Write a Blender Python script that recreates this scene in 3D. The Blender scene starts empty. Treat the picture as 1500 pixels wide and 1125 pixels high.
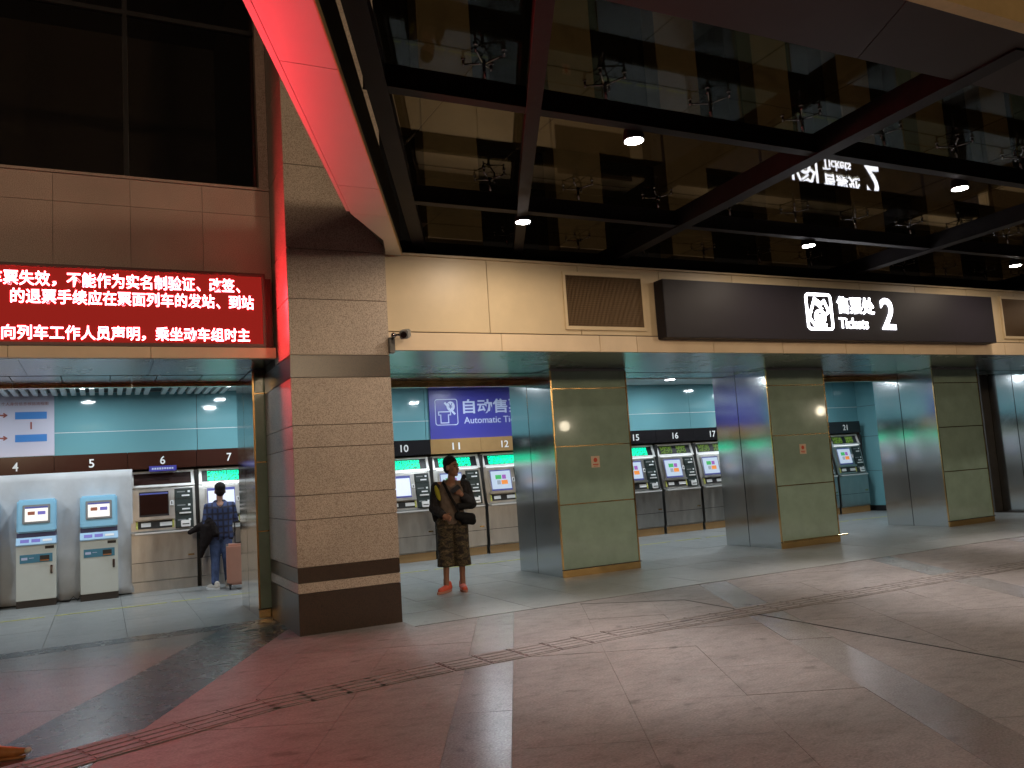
import bpy, bmesh, math, random
from mathutils import Vector, Matrix
random.seed(7)
R = math.radians
sc = bpy.context.scene
col = sc.collection

# ------------------------------------------------------------------ camera
cam = bpy.data.cameras.new('camera'); camo = bpy.data.objects.new('camera', cam); col.objects.link(camo)
cam.sensor_width = 36; cam.lens = 29.16; cam.clip_end = 500; cam.clip_start = .05
rx = Vector((.896, -.439, -.064)); up = Vector((.011, -.123, .992)); bk = Vector((-.444, -.890, -.105))
bk.normalize(); rx = (rx - bk * rx.dot(bk)).normalized(); up = bk.cross(rx)
m = Matrix((rx, up, bk)).transposed().to_4x4(); m.translation = (0, 0, 1.48)
camo.matrix_world = m
sc.camera = camo
# ------------------------------------------------------------------ night sky, exposure
w = bpy.data.worlds.new('World'); sc.world = w; w.use_nodes = True
nt = w.node_tree; bg = nt.nodes['Background']
sk = nt.nodes.new('ShaderNodeTexSky'); sk.sky_type = 'NISHITA'; sk.sun_disc = False
sk.sun_elevation = R(-4); sk.sun_rotation = R(200)
nt.links.new(sk.outputs[0], bg.inputs[0]); bg.inputs[1].default_value = .05
vs = sc.view_settings; vs.view_transform = 'Standard'; vs.look = 'None'; vs.exposure = 0; vs.gamma = 1
sc.cycles.use_denoising = True
sc.cycles.adaptive_threshold = .03; sc.cycles.max_bounces = 6; sc.cycles.diffuse_bounces = 3; sc.cycles.glossy_bounces = 4; sc.cycles.transparent_max_bounces = 12
sc.cycles.sample_clamp_indirect = 6
sc.cycles.caustics_reflective = False; sc.cycles.caustics_refractive = False

LAMP = (1, .88, .83)          # canopy downlights
HALL = (.86, .95, 1.0)        # hall downlights

# ------------------------------------------------------------------ materials
def nodes(name):
    mt = bpy.data.materials.new(name); mt.use_nodes = True
    return mt, mt.node_tree, mt.node_tree.nodes['Principled BSDF']
def mat(name, c, rough=.5, metal=0, var=.0, scale=6, bump=0, bscale=40, rvar=0, coat=0, island=0, emit=None, es=0, spec=None, c2=None, stretch=None, detail=5):
    """procedural surface: world-space noise for colour, gloss and fine relief"""
    mt, t, b = nodes(name); L = t.links.new
    b.inputs['Roughness'].default_value = rough; b.inputs['Metallic'].default_value = metal
    b.inputs['Base Color'].default_value = (*c, 1)
    if spec is not None: b.inputs['Specular IOR Level'].default_value = spec
    if coat: b.inputs['Coat Weight'].default_value = coat; b.inputs['Coat Roughness'].default_value = .03
    if emit: b.inputs['Emission Color'].default_value = (*emit, 1); b.inputs['Emission Strength'].default_value = es
    if var or bump or rvar or island:
        g = t.nodes.new('ShaderNodeNewGeometry'); mp = t.nodes.new('ShaderNodeMapping'); L(g.outputs['Position'], mp.inputs[0])
        if stretch: mp.inputs['Scale'].default_value = stretch
        n = t.nodes.new('ShaderNodeTexNoise'); n.inputs['Scale'].default_value = scale; n.inputs['Detail'].default_value = detail
        n.inputs['Roughness'].default_value = .65; L(mp.outputs[0], n.inputs['Vector'])
        fac = n.outputs['Fac']
        if island:
            oi = t.nodes.new('ShaderNodeObjectInfo')
            ma = t.nodes.new('ShaderNodeMath'); ma.operation = 'MULTIPLY_ADD'; ma.inputs[1].default_value = island
            L(oi.outputs['Random'], ma.inputs[0]); L(fac, ma.inputs[2])
            mb = t.nodes.new('ShaderNodeMath'); mb.operation = 'SUBTRACT'; L(ma.outputs[0], mb.inputs[0]); mb.inputs[1].default_value = island / 2
            fac = mb.outputs[0]
        if var or island:
            r = t.nodes.new('ShaderNodeValToRGB'); e = r.color_ramp.elements
            lo = [x * (1 - var) for x in c]; hi = [min(1, x * (1 + var)) for x in (c2 or c)]
            e[0].position = .3; e[0].color = (*lo, 1); e[1].position = .7; e[1].color = (*hi, 1)
            L(fac, r.inputs[0]); L(r.outputs[0], b.inputs['Base Color'])
        if rvar:
            mr = t.nodes.new('ShaderNodeMapRange'); mr.inputs[1].default_value = .3; mr.inputs[2].default_value = .7
            mr.inputs[3].default_value = max(.02, rough - rvar); mr.inputs[4].default_value = rough + rvar
            L(n.outputs['Fac'], mr.inputs[0]); L(mr.outputs[0], b.inputs['Roughness'])
        if bump:
            n2 = t.nodes.new('ShaderNodeTexNoise'); n2.inputs['Scale'].default_value = bscale; n2.inputs['Detail'].default_value = 3
            L(mp.outputs[0], n2.inputs['Vector'])
            bp = t.nodes.new('ShaderNodeBump'); bp.inputs['Strength'].default_value = bump; bp.inputs['Distance'].default_value = .01 if bump < .7 else .03
            L(n2.outputs['Fac'], bp.inputs['Height']); L(bp.outputs[0], b.inputs['Normal'])
    return mt
def speckle(name, c, dark, rough, fine=170, amount=.5, bump=.05, cloud=.12):
    """granite: fine mineral grains over slow cloudy tone"""
    mt, t, b = nodes(name); L = t.links.new
    g = t.nodes.new('ShaderNodeNewGeometry')
    v = t.nodes.new('ShaderNodeTexNoise'); v.inputs['Scale'].default_value = fine; v.inputs['Detail'].default_value = 2
    L(g.outputs['Position'], v.inputs['Vector'])
    r = t.nodes.new('ShaderNodeValToRGB'); e = r.color_ramp.elements
    e[0].position = .36; e[0].color = (*dark, 1); e[1].position = .36 + amount * .4; e[1].color = (*c, 1); L(v.outputs['Fac'], r.inputs[0])
    n = t.nodes.new('ShaderNodeTexNoise'); n.inputs['Scale'].default_value = 1.7; n.inputs['Detail'].default_value = 6; L(g.outputs['Position'], n.inputs['Vector'])
    oi = t.nodes.new('ShaderNodeObjectInfo')
    ad = t.nodes.new('ShaderNodeMath'); ad.operation = 'MULTIPLY_ADD'; ad.inputs[1].default_value = .25; L(oi.outputs['Random'], ad.inputs[0]); L(n.outputs['Fac'], ad.inputs[2])
    mr = t.nodes.new('ShaderNodeMapRange'); mr.inputs[1].default_value = .35; mr.inputs[2].default_value = .9; mr.inputs[3].default_value = 1 - cloud; mr.inputs[4].default_value = 1 + cloud
    L(ad.outputs[0], mr.inputs[0])
    mx = t.nodes.new('ShaderNodeMix'); mx.data_type = 'RGBA'; mx.blend_type = 'MULTIPLY'; mx.inputs[0].default_value = 1
    L(r.outputs[0], mx.inputs[6]); L(mr.outputs[0], mx.inputs[7]); L(mx.outputs[2], b.inputs['Base Color'])
    b.inputs['Roughness'].default_value = rough
    bp = t.nodes.new('ShaderNodeBump'); bp.inputs['Strength'].default_value = bump; bp.inputs['Distance'].default_value = .004
    L(v.outputs['Fac'], bp.inputs['Height']); L(bp.outputs[0], b.inputs['Normal'])
    return mt
def paving(name, c, rough, stain=.5, rv=.15, streak=(1, 1, 1), island=.35):
    """worn stone slabs: cloudy wear, fine grain, dark scuffs and footprints, tone varies slab by slab"""
    mt, t, b = nodes(name); L = t.links.new
    g = t.nodes.new('ShaderNodeNewGeometry'); mp = t.nodes.new('ShaderNodeMapping'); mp.inputs['Rotation'].default_value = (0, 0, R(-26)); mp.inputs['Scale'].default_value = streak
    L(g.outputs['Position'], mp.inputs[0])
    def noise(s, d, ro=.6):
        n = t.nodes.new('ShaderNodeTexNoise'); n.inputs['Scale'].default_value = s; n.inputs['Detail'].default_value = d; n.inputs['Roughness'].default_value = ro
        L(mp.outputs[0], n.inputs['Vector']); return n.outputs['Fac']
    def rng(x, a, bb, lo, hi):
        q = t.nodes.new('ShaderNodeMapRange'); q.inputs[1].default_value = a; q.inputs[2].default_value = bb; q.inputs[3].default_value = lo; q.inputs[4].default_value = hi; L(x, q.inputs[0]); return q.outputs[0]
    def mul(a, bb):
        q = t.nodes.new('ShaderNodeMath'); q.operation = 'MULTIPLY'; L(a, q.inputs[0]); L(bb, q.inputs[1]); return q.outputs[0]
    big = rng(noise(1.3, 7, .7), .3, .7, 1 - .35 * stain, 1 + .2 * stain)
    mid = rng(noise(9, 6, .75), .36, .52, 1 - .42 * stain, 1)
    fine = rng(noise(75, 3), .3, .7, .68, 1.26)
    sp = rng(noise(4.5, 2, .4), .25, .31, 1 - .55 * stain, 1)
    oi = t.nodes.new('ShaderNodeObjectInfo'); isl = rng(oi.outputs['Random'], 0, 1, 1 - island / 2, 1 + island / 2)
    f = mul(mul(mul(mul(big, mid), fine), sp), isl)
    mx = t.nodes.new('ShaderNodeMix'); mx.data_type = 'RGBA'; mx.blend_type = 'MULTIPLY'; mx.inputs[0].default_value = 1
    mx.inputs[6].default_value = (*c, 1); L(f, mx.inputs[7]); L(mx.outputs[2], b.inputs['Base Color'])
    L(rng(noise(5, 5), .3, .7, max(.04, rough - rv), rough + rv), b.inputs['Roughness'])
    bp = t.nodes.new('ShaderNodeBump'); bp.inputs['Strength'].default_value = .12; bp.inputs['Distance'].default_value = .004
    L(noise(60, 4), bp.inputs['Height']); L(bp.outputs[0], b.inputs['Normal'])
    return mt
def emis(name, c, s):
    mt, t, b = nodes(name); b.inputs['Base Color'].default_value = (*[x * .3 for x in c], 1)
    b.inputs['Emission Color'].default_value = (*c, 1); b.inputs['Emission Strength'].default_value = s
    return mt
def thin_glass(name, tint, ior=1.6, extra=.0):
    mt = bpy.data.materials.new(name); mt.use_nodes = True; t = mt.node_tree; t.nodes.clear(); L = t.links.new
    o = t.nodes.new('ShaderNodeOutputMaterial'); mx = t.nodes.new('ShaderNodeMixShader'); tr = t.nodes.new('ShaderNodeBsdfTransparent'); gl = t.nodes.new('ShaderNodeBsdfGlossy')
    tr.inputs[0].default_value = (*tint, 1); gl.inputs[0].default_value = (.95, .97, 1, 1); gl.inputs['Roughness'].default_value = .02
    lw_ = t.nodes.new('ShaderNodeLayerWeight'); lw_.inputs[0].default_value = .5          # Schlick reflectance, the same on both faces of the pane
    pw = t.nodes.new('ShaderNodeMath'); pw.operation = 'POWER'; pw.inputs[1].default_value = 5; L(lw_.outputs['Facing'], pw.inputs[0])
    ad = t.nodes.new('ShaderNodeMath'); ad.operation = 'MULTIPLY_ADD'; ad.use_clamp = True; ad.inputs[1].default_value = ior; ad.inputs[2].default_value = extra
    L(pw.outputs[0], ad.inputs[0]); L(ad.outputs[0], mx.inputs[0]); L(tr.outputs[0], mx.inputs[1]); L(gl.outputs[0], mx.inputs[2]); L(mx.outputs[0], o.inputs[0])
    return mt
def dotmatrix(name, c, s, cut, sx=150, sz=110):
    """rows of lit dots on a dark display"""
    mt, t, b = nodes(name); L = t.links.new
    b.inputs['Base Color'].default_value = (.01, .012, .01, 1); b.inputs['Roughness'].default_value = .25
    tc = t.nodes.new('ShaderNodeTexCoord'); mp = t.nodes.new('ShaderNodeMapping'); mp.inputs['Scale'].default_value = (sx, 1, sz); L(tc.outputs['Object'], mp.inputs[0])
    n = t.nodes.new('ShaderNodeTexNoise'); n.inputs['Scale'].default_value = .8; n.inputs['Detail'].default_value = 2; L(mp.outputs[0], n.inputs['Vector'])
    gt = t.nodes.new('ShaderNodeMath'); gt.operation = 'GREATER_THAN'; gt.inputs[1].default_value = cut; L(n.outputs['Fac'], gt.inputs[0])
    ml = t.nodes.new('ShaderNodeMath'); ml.operation = 'MULTIPLY_ADD'; ml.inputs[1].default_value = s; ml.inputs[2].default_value = s * .12; L(gt.outputs[0], ml.inputs[0])
    b.inputs['Emission Color'].default_value = (*c, 1); L(ml.outputs[0], b.inputs['Emission Strength'])
    return mt

M = dict(
 column=speckle('column_granite', (.55, .465, .39), (.25, .19, .15), .42, 150),
 band=speckle('dark_granite', (.052, .028, .016), (.02, .011, .007), .28, 160, bump=.01),
 walltile=speckle('wall_stone_red_tint', (.50, .365, .31), (.24, .16, .13), .4, 140, bump=.03),  # pink in the stone stands in for red light on this wall
 pave=paving('paving_stone', (.245, .226, .222), .52, .7, .06, (.7, 1.25, 1), island=.08),
 strip=paving('polished_strip_stone', (.27, .262, .268), .24, .35, .03, island=.12),
 darkstone=paving('dark_polished_stone', (.055, .057, .06), .27, .3, .025, island=.15),
 greystone=paving('polished_grey_stone', (.24, .225, .22), .24, .3, .025, island=.1),
 hallstone=paving('hall_stone', (.27, .28, .28), .38, .32, .03, island=.12),
 mortar=mat('mortar', (.085, .072, .064), .9, var=.3, scale=20),
 asphalt=mat('asphalt', (.05, .05, .052), .85, var=.3, scale=30, bump=.3, bscale=80),
 fascia=mat('fascia_panel', (.68, .545, .345), .42, var=.06, scale=2.2, bump=.02, bscale=3, island=.12),
 trim=mat('trim_panel', (.76, .60, .41), .4, var=.06, scale=3, island=.12),
 soffit=mat('satin_steel', (.36, .375, .38), .26, 1, var=.06, scale=1.5, bump=.015, bscale=1.6, rvar=.03),
 steel=mat('brushed_steel', (.52, .54, .55), .13, 1, var=.05, scale=1.2, bump=.10, bscale=2.2, rvar=.03),
 msteel=mat('machine_steel', (.50, .49, .475), .34, 1, var=.1, scale=9, stretch=(1, 1, .25), rvar=.06),
 hood=mat('bright_steel', (.88, .88, .88), .34, .4, var=.03, scale=6),
 black=mat('black_seam', (.012, .012, .013), .5), blacksteel=mat('black_steel', (.016, .014, .015), .6, 0, var=.25, scale=4, spec=.2),
 pglass=mat('green_back_painted_glass', (.25, .345, .285), .1, var=.10, scale=3.5, coat=.6, rvar=.05),
 brass=mat('brass', (.78, .52, .22), .2, 1, var=.12, scale=5, bump=.08, bscale=4, rvar=.07),
 teal=mat('teal_back_painted_glass', (.17, .39, .44), .08, var=.03, scale=1, coat=.5),
 header=mat('dark_header_glass', (.045, .016, .011), .12), tan_refl_plinth=mat('tan_reflection_and_plinth', (.33, .20, .085), .2, .0, var=.06),
 headerblk=mat('black_header_glass', (.016, .015, .017), .12),
 white=mat('white_print', (.82, .83, .85), .5), grey=mat('grey_paint', (.22, .23, .24), .45),
 ceil=mat('hall_ceiling', (.66, .68, .68), .6, var=.05, scale=2), slat=mat('white_slat', (.78, .78, .76), .5),
 wallin=mat('plaster', (.5, .5, .5), .7, var=.08), darkwall=mat('dark_wall', (.05, .045, .04), .6, var=.2),
 pier=mat('tan_facade_stone', (.15, .112, .07), .6, var=.2, scale=3), dglass=mat('dark_window_glass', (.012, .012, .013), .06),
 redalu=mat('satin_aluminium', (.60, .57, .56), .5, 1, var=.03, scale=1.3), brownalu=mat('brown_aluminium', (.042, .033, .029), .55, var=.1, scale=2, spec=.25),
 gold=mat('gold_strip', (.6, .42, .2), .35, .6, var=.1), chrome=mat('chrome', (.36, .36, .36), .12, 1),
 cglass=thin_glass('canopy_glass', (.56, .54, .46), .5, .02), wglass=thin_glass('window_glass', (.5, .47, .44), .9, .08),
 lens=emis('lamp_lens', (1, .93, .9), 90), hlens=emis('hall_lamp_lens', (.93, .97, 1), 16),
 ledpanel=mat('led_panel', (.012, .002, .002), .8, spec=.05, emit=(1, .05, .035), es=.27), ledtext=emis('led_text', (1, .05, .06), 60), ledframe=mat('led_housing', (.09, .012, .01), .4),
 signbox=mat('sign_face', (.014, .012, .018), .5, spec=.25), signtext=emis('sign_lettering', (.93, .93, 1), 9),
 blue=mat('blue_sign', (.055, .055, .36), .35), bluetext=mat('pale_sign_print', (.55, .62, .85), .5),
 poster=mat('poster_paper', (.62, .60, .72), .5), pblue=mat('poster_blue', (.06, .24, .62), .5), pred=mat('poster_red', (.35, .09, .07), .5),
 cloth=mat('grey_drape', (.50, .52, .55), .8, var=.08, scale=3), yellow=mat('worn_yellow_paint', (.52, .52, .12), .6, var=.5, scale=30),
 kwhite=mat('kiosk_enamel', (.60, .64, .61), .4, var=.03), kblue=mat('kiosk_light_blue', (.26, .55, .76), .35), kblue2=mat('kiosk_shelf_blue', (.40, .62, .85), .3),
 kdark=mat('kiosk_navy', (.05, .05, .12), .4), kteal=mat('kiosk_teal_plate', (.05, .21, .32), .4), kbase=mat('kiosk_plinth', (.02, .015, .013), .5),
 scr=emis('kiosk_screen', (.95, .92, .86), .95), scrw=emis('machine_screen_white', (.78, .85, 1), .9), scrl=emis('machine_screen_pale', (.62, .75, .92), .62),
 scroff=mat('screen_off', (.02, .007, .005), .12), bezel=mat('bezel_blue', (.10, .12, .42), .3), bezelk=mat('bezel_black', (.015, .015, .02), .3),
 bgreen=emis('button_green', (.05, .45, .12), .8), bpurple=emis('button_purple', (.32, .10, .45), .8), borange=emis('button_orange', (.85, .28, .05), .8), bgrey=emis('button_grey', (.3, .36, .45), .8),
 bbrown=emis('button_brown', (.30, .09, .05), .7), bviolet=emis('button_violet', (.18, .16, .55), .7),
 mod=mat('slot_module', (.022, .033, .032), .3), ledg=dotmatrix('green_dot_display', (.0, .85, .42), 1.5, .43, 58, 46), ledy=dotmatrix('dim_dot_display', (.16, .30, .03), .6, .5, 58, 46), ledo=mat('display_off', (.03, .012, .01), .2),
 hoodglint=emis('hood_glint', (.9, .97, 1), 2.2),
 paper=mat('notice_paper', (.62, .48, .36), .6), redprint=mat('red_print', (.55, .08, .04), .6),
 skin=mat('skin', (.26, .125, .078), .5, var=.08), hair=mat('black_hair', (.008, .007, .006), .75, bump=.6, bscale=160, spec=.2),
 shirt=mat('grey_brown_shirt', (.14, .105, .083), .85, var=.1, scale=12, bump=.8, bscale=11), sleeve=mat('dark_sleeve', (.014, .011, .011), .85, var=.35, scale=9, c2=(.03, .03, .034), spec=.2, bump=.8, bscale=13),
 yel=mat('yellow_patch', (.34, .32, .02), .7), bag=mat('black_bag', (.006, .006, .007), .8, spec=.2), shoe=mat('orange_red_shoe', (.62, .10, .055), .5, var=.15, scale=25), sole=mat('pale_sole', (.45, .2, .14), .6),
 sock=mat('pale_sock', (.6, .45, .42), .8), jeans=mat('blue_jeans', (.055, .085, .19), .85, var=.4, scale=10, bump=.8, bscale=12), jacket=mat('dark_jacket', (.014, .010, .010), .9, var=.2, scale=10, spec=.15, bump=.9, bscale=14),
 case=mat('dusty_pink_shell', (.50, .255, .195), .4, var=.04), wshoe=mat('white_shoe', (.62, .58, .53), .6), tan=mat('tan_leather', (.42, .16, .05), .5, var=.2, scale=20),
)
def camo(name):
    mt, t, b = nodes(name); L = t.links.new; b.inputs['Roughness'].default_value = .85
    tc = t.nodes.new('ShaderNodeTexCoord'); mp = t.nodes.new('ShaderNodeMapping'); mp.inputs['Scale'].default_value = (1, 1, 1.9); L(tc.outputs['Object'], mp.inputs[0])
    n = t.nodes.new('ShaderNodeTexNoise'); n.inputs['Scale'].default_value = 14; n.inputs['Detail'].default_value = 2; L(mp.outputs[0], n.inputs['Vector'])
    r = t.nodes.new('ShaderNodeValToRGB'); r.color_ramp.interpolation = 'CONSTANT'; e = r.color_ramp.elements
    e[0].color = (.016, .011, .008, 1); e[1].position = .45; e[1].color = (.07, .05, .025, 1)
    x = e.new(.55); x.color = (.035, .03, .013, 1); x = e.new(.63); x.color = (.12, .085, .05, 1)
    L(n.outputs['Fac'], r.inputs[0]); L(r.outputs[0], b.inputs['Base Color']); 
    n3 = t.nodes.new('ShaderNodeTexNoise'); n3.inputs['Scale'].default_value = 12; L(tc.outputs['Object'], n3.inputs['Vector']); bp = t.nodes.new('ShaderNodeBump'); bp.inputs['Strength'].default_value = .8; bp.inputs['Distance'].default_value = .03; L(n3.outputs['Fac'], bp.inputs['Height']); L(bp.outputs[0], b.inputs['Normal'])
    return mt
M['camo'] = camo('camouflage_cloth')
def plaid(name):
    mt, t, b = nodes(name); L = t.links.new; b.inputs['Roughness'].default_value = .85
    tc = t.nodes.new('ShaderNodeTexCoord')
    mx = t.nodes.new('ShaderNodeMix'); mx.data_type = 'RGBA'; mx.inputs[6].default_value = (.035, .055, .15, 1); mx.inputs[7].default_value = (.018, .016, .028, 1)
    a = t.nodes.new('ShaderNodeTexWave'); a.bands_direction = 'X'; a.inputs['Scale'].default_value = 4.2; a.inputs['Distortion'].default_value = 1
    c = t.nodes.new('ShaderNodeTexWave'); c.bands_direction = 'Z'; c.inputs['Scale'].default_value = 3.2; c.inputs['Distortion'].default_value = 1
    L(tc.outputs['Object'], a.inputs[0]); L(tc.outputs['Object'], c.inputs[0])
    mm = t.nodes.new('ShaderNodeMath'); mm.operation = 'MAXIMUM'; L(a.outputs['Fac'], mm.inputs[0]); L(c.outputs['Fac'], mm.inputs[1])
    pw = t.nodes.new('ShaderNodeMath'); pw.operation = 'POWER'; pw.inputs[1].default_value = 3; L(mm.outputs[0], pw.inputs[0])
    L(pw.outputs[0], mx.inputs[0]); L(mx.outputs[2], b.inputs['Base Color']); 
    n3 = t.nodes.new('ShaderNodeTexNoise'); n3.inputs['Scale'].default_value = 12; L(tc.outputs['Object'], n3.inputs['Vector']); bp = t.nodes.new('ShaderNodeBump'); bp.inputs['Strength'].default_value = .8; bp.inputs['Distance'].default_value = .03; L(n3.outputs['Fac'], bp.inputs['Height']); L(bp.outputs[0], b.inputs['Normal'])
    return mt
M['plaid'] = plaid('dark_plaid_cloth')

# ------------------------------------------------------------------ mesh helpers
class MB:
    def __init__(s): s.v = []; s.f = []
    def add(s, vs, fs):
        o = len(s.v); s.v += [tuple(p) for p in vs]; s.f += [tuple(i + o for i in q) for q in fs]; return s
    def box(s, x0, x1, y0, y1, z0, z1):
        return s.add([(x0, y0, z0), (x1, y0, z0), (x1, y1, z0), (x0, y1, z0), (x0, y0, z1), (x1, y0, z1), (x1, y1, z1), (x0, y1, z1)],
                     [(0, 3, 2, 1), (4, 5, 6, 7), (0, 1, 5, 4), (1, 2, 6, 5), (2, 3, 7, 6), (3, 0, 4, 7)])
    def prism(s, poly, z0, z1):
        n = len(poly)
        return s.add([(x, y, z0) for x, y in poly] + [(x, y, z1) for x, y in poly],
                     [tuple(range(n - 1, -1, -1)), tuple(range(n, 2 * n))] + [(i, (i + 1) % n, n + (i + 1) % n, n + i) for i in range(n)])
    def profile(s, pts, x0, x1):            # pts (y,z), extruded along x
        n = len(pts)
        return s.add([(x0, y, z) for y, z in pts] + [(x1, y, z) for y, z in pts],
                     [tuple(range(n)), tuple(range(2 * n - 1, n - 1, -1))] + [(i, n + i, n + (i + 1) % n, (i + 1) % n) for i in range(n)])
    def tube(s, pts, r, n=8, caps=True):
        pts = [Vector(p) for p in pts]; rs = r if isinstance(r, (list, tuple)) else [r] * len(pts); vs = []; fs = []
        for i, p in enumerate(pts):
            d = (pts[min(i + 1, len(pts) - 1)] - pts[max(i - 1, 0)]).normalized()
            a = d.cross(Vector((0, 0, 1)));  a = a if a.length > .05 else d.cross(Vector((0, 1, 0))); a.normalize(); b = d.cross(a)
            vs += [p + (a * math.cos(k * 2 * math.pi / n) + b * math.sin(k * 2 * math.pi / n)) * rs[i] for k in range(n)]
        for i in range(len(pts) - 1):
            fs += [(i * n + k, i * n + (k + 1) % n, (i + 1) * n + (k + 1) % n, (i + 1) * n + k) for k in range(n)]
        if caps: fs += [tuple(range(n)), tuple(range(len(vs) - 1, len(vs) - n - 1, -1))]
        return s.add(vs, fs)
    def ball(s, c, r, n=12, m=8):           # r scalar or (rx,ry,rz)
        r = r if isinstance(r, (list, tuple)) else (r, r, r); vs = [(c[0], c[1], c[2] - r[2])]; fs = []
        for j in range(1, m):
            a = math.pi * j / m - math.pi / 2
            vs += [(c[0] + r[0] * math.cos(a) * math.cos(2 * math.pi * k / n), c[1] + r[1] * math.cos(a) * math.sin(2 * math.pi * k / n), c[2] + r[2] * math.sin(a)) for k in range(n)]
        vs.append((c[0], c[1], c[2] + r[2])); t = len(vs) - 1
        fs += [(0, 1 + (k + 1) % n, 1 + k) for k in range(n)]
        for j in range(m - 2): fs += [(1 + j * n + k, 1 + j * n + (k + 1) % n, 1 + (j + 1) * n + (k + 1) % n, 1 + (j + 1) * n + k) for k in range(n)]
        b = 1 + (m - 2) * n; fs += [(b + k, b + (k + 1) % n, t) for k in range(n)]
        return s.add(vs, fs)
    def cap(s, p, q, r0, r1, n=12):         # closed tapered capsule
        p = Vector(p); q = Vector(q); d = (q - p); ln = d.length or 1e-6; d /= ln
        pts = []; rs = []
        for a in (-80, -50, -20): pts.append(p + d * r0 * math.sin(R(a))); rs.append(r0 * math.cos(R(a)))
        for a in (20, 50, 80): pts.append(q + d * r1 * math.sin(R(a))); rs.append(r1 * math.cos(R(a)))
        return s.tube(pts, rs, n)
    def xf(s, mtx): s.v = [tuple(mtx @ Vector(p)) for p in s.v]; return s
    def mesh(s, name, bevel=0, smooth=False):
        me = bpy.data.meshes.new(name); me.from_pydata(s.v, [], s.f)
        bm = bmesh.new(); bm.from_mesh(me); bmesh.ops.recalc_face_normals(bm, faces=bm.faces)
        if bevel: bmesh.ops.bevel(bm, geom=[e for e in bm.edges if len(e.link_faces) == 2 and e.calc_face_angle(0) > .6], offset=bevel, segments=2, affect='EDGES', clamp_overlap=True)
        if smooth:
            for f in bm.faces: f.smooth = True
        bm.to_mesh(me); bm.free(); return me
    def build(s, name, mt, parent=None, bevel=0, smooth=False, **tags):
        return put(name, s.mesh(name, bevel, smooth), mt, parent, **tags)
def tag(o, label=None, cat=None, group=None, kind=None):
    if label: o['label'] = label
    if cat: o['category'] = cat
    if group: o['group'] = group
    if kind: o['kind'] = kind
    return o
def put(name, me, mt, parent=None, **tags):
    if mt is not None and not me.materials: me.materials.append(M[mt] if isinstance(mt, str) else mt)
    o = bpy.data.objects.new(name, me); col.objects.link(o)
    if parent: o.parent = parent
    return tag(o, **tags)
def thing(name, loc=(0, 0, 0), rz=0, **tags):
    o = bpy.data.objects.new(name, None); col.objects.link(o); o.location = loc; o.rotation_euler.z = rz; o.empty_display_size = .1
    return tag(o, **tags)
CACHE = {}
def shared(key, name, mt, parent, make, loc=(0, 0, 0), bevel=0, smooth=False, **tags):
    """alike pieces share one mesh"""
    k = (key, mt)
    if k not in CACHE:
        b = MB(); make(b); CACHE[k] = b.mesh(name, bevel, smooth)
    o = put(name, CACHE[k], mt, parent, **tags); o.location = loc; return o
def B(x0, x1, y0, y1, z0, z1): return MB().box(x0, x1, y0, y1, z0, z1)
def text_mesh(body, x0, x1, z0, z1, y, ext=.004, off=0.0, font_space=1.0):
    """lettering standing in the X-Z plane, facing -Y, fitted to a box"""
    cu = bpy.data.curves.new('lettering', 'FONT'); cu.body = body; cu.size = 1; cu.extrude = .02; cu.offset = off; cu.space_character = font_space; cu.resolution_u = 3
    o = bpy.data.objects.new('lettering', cu); col.objects.link(o)
    dg = bpy.context.evaluated_depsgraph_get(); me = bpy.data.meshes.new_from_object(o.evaluated_get(dg))
    bpy.data.objects.remove(o); bpy.data.curves.remove(cu)
    me.materials.clear()
    X = [v.co.x for v in me.vertices]; Y = [v.co.y for v in me.vertices]
    ax, bx, ay, by = min(X), max(X), min(Y), max(Y)
    for v in me.vertices:
        p = v.co.copy(); v.co = (x0 + (p.x - ax) / (bx - ax) * (x1 - x0), y - (p.z / .02) * ext, z0 + (p.y - ay) / (by - ay) * (z1 - z0))
    return me
def lettering(name, body, x0, x1, z0, z1, y, mt, parent, **k): return put(name, text_mesh(body, x0, x1, z0, z1, y, **k), mt, parent)
def area(name, loc, size, power, color, parent=None, rot=(0, 0, 0)):
    l = bpy.data.lights.new(name, 'AREA'); l.shape = 'DISK'; l.size = size; l.energy = power; l.color = color
    o = bpy.data.objects.new(name, l); col.objects.link(o); o.location = loc; o.rotation_euler = rot
    if parent: o.parent = parent
    return o
def clip(poly, a, b, c):                     # keep a*x+b*y<=c
    out = []
    for i in range(len(poly)):
        p, q = poly[i], poly[(i + 1) % len(poly)]; dp = a * p[0] + b * p[1] - c; dq = a * q[0] + b * q[1] - c
        if dp <= 0: out.append(p)
        if dp * dq < 0: t = dp / (dp - dq); out.append((p[0] + (q[0] - p[0]) * t, p[1] + (q[1] - p[1]) * t))
    return out
def area2(p): return abs(sum(p[i][0] * p[(i + 1) % len(p)][1] - p[(i + 1) % len(p)][0] * p[i][1] for i in range(len(p)))) / 2 if len(p) > 2 else 0

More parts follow.
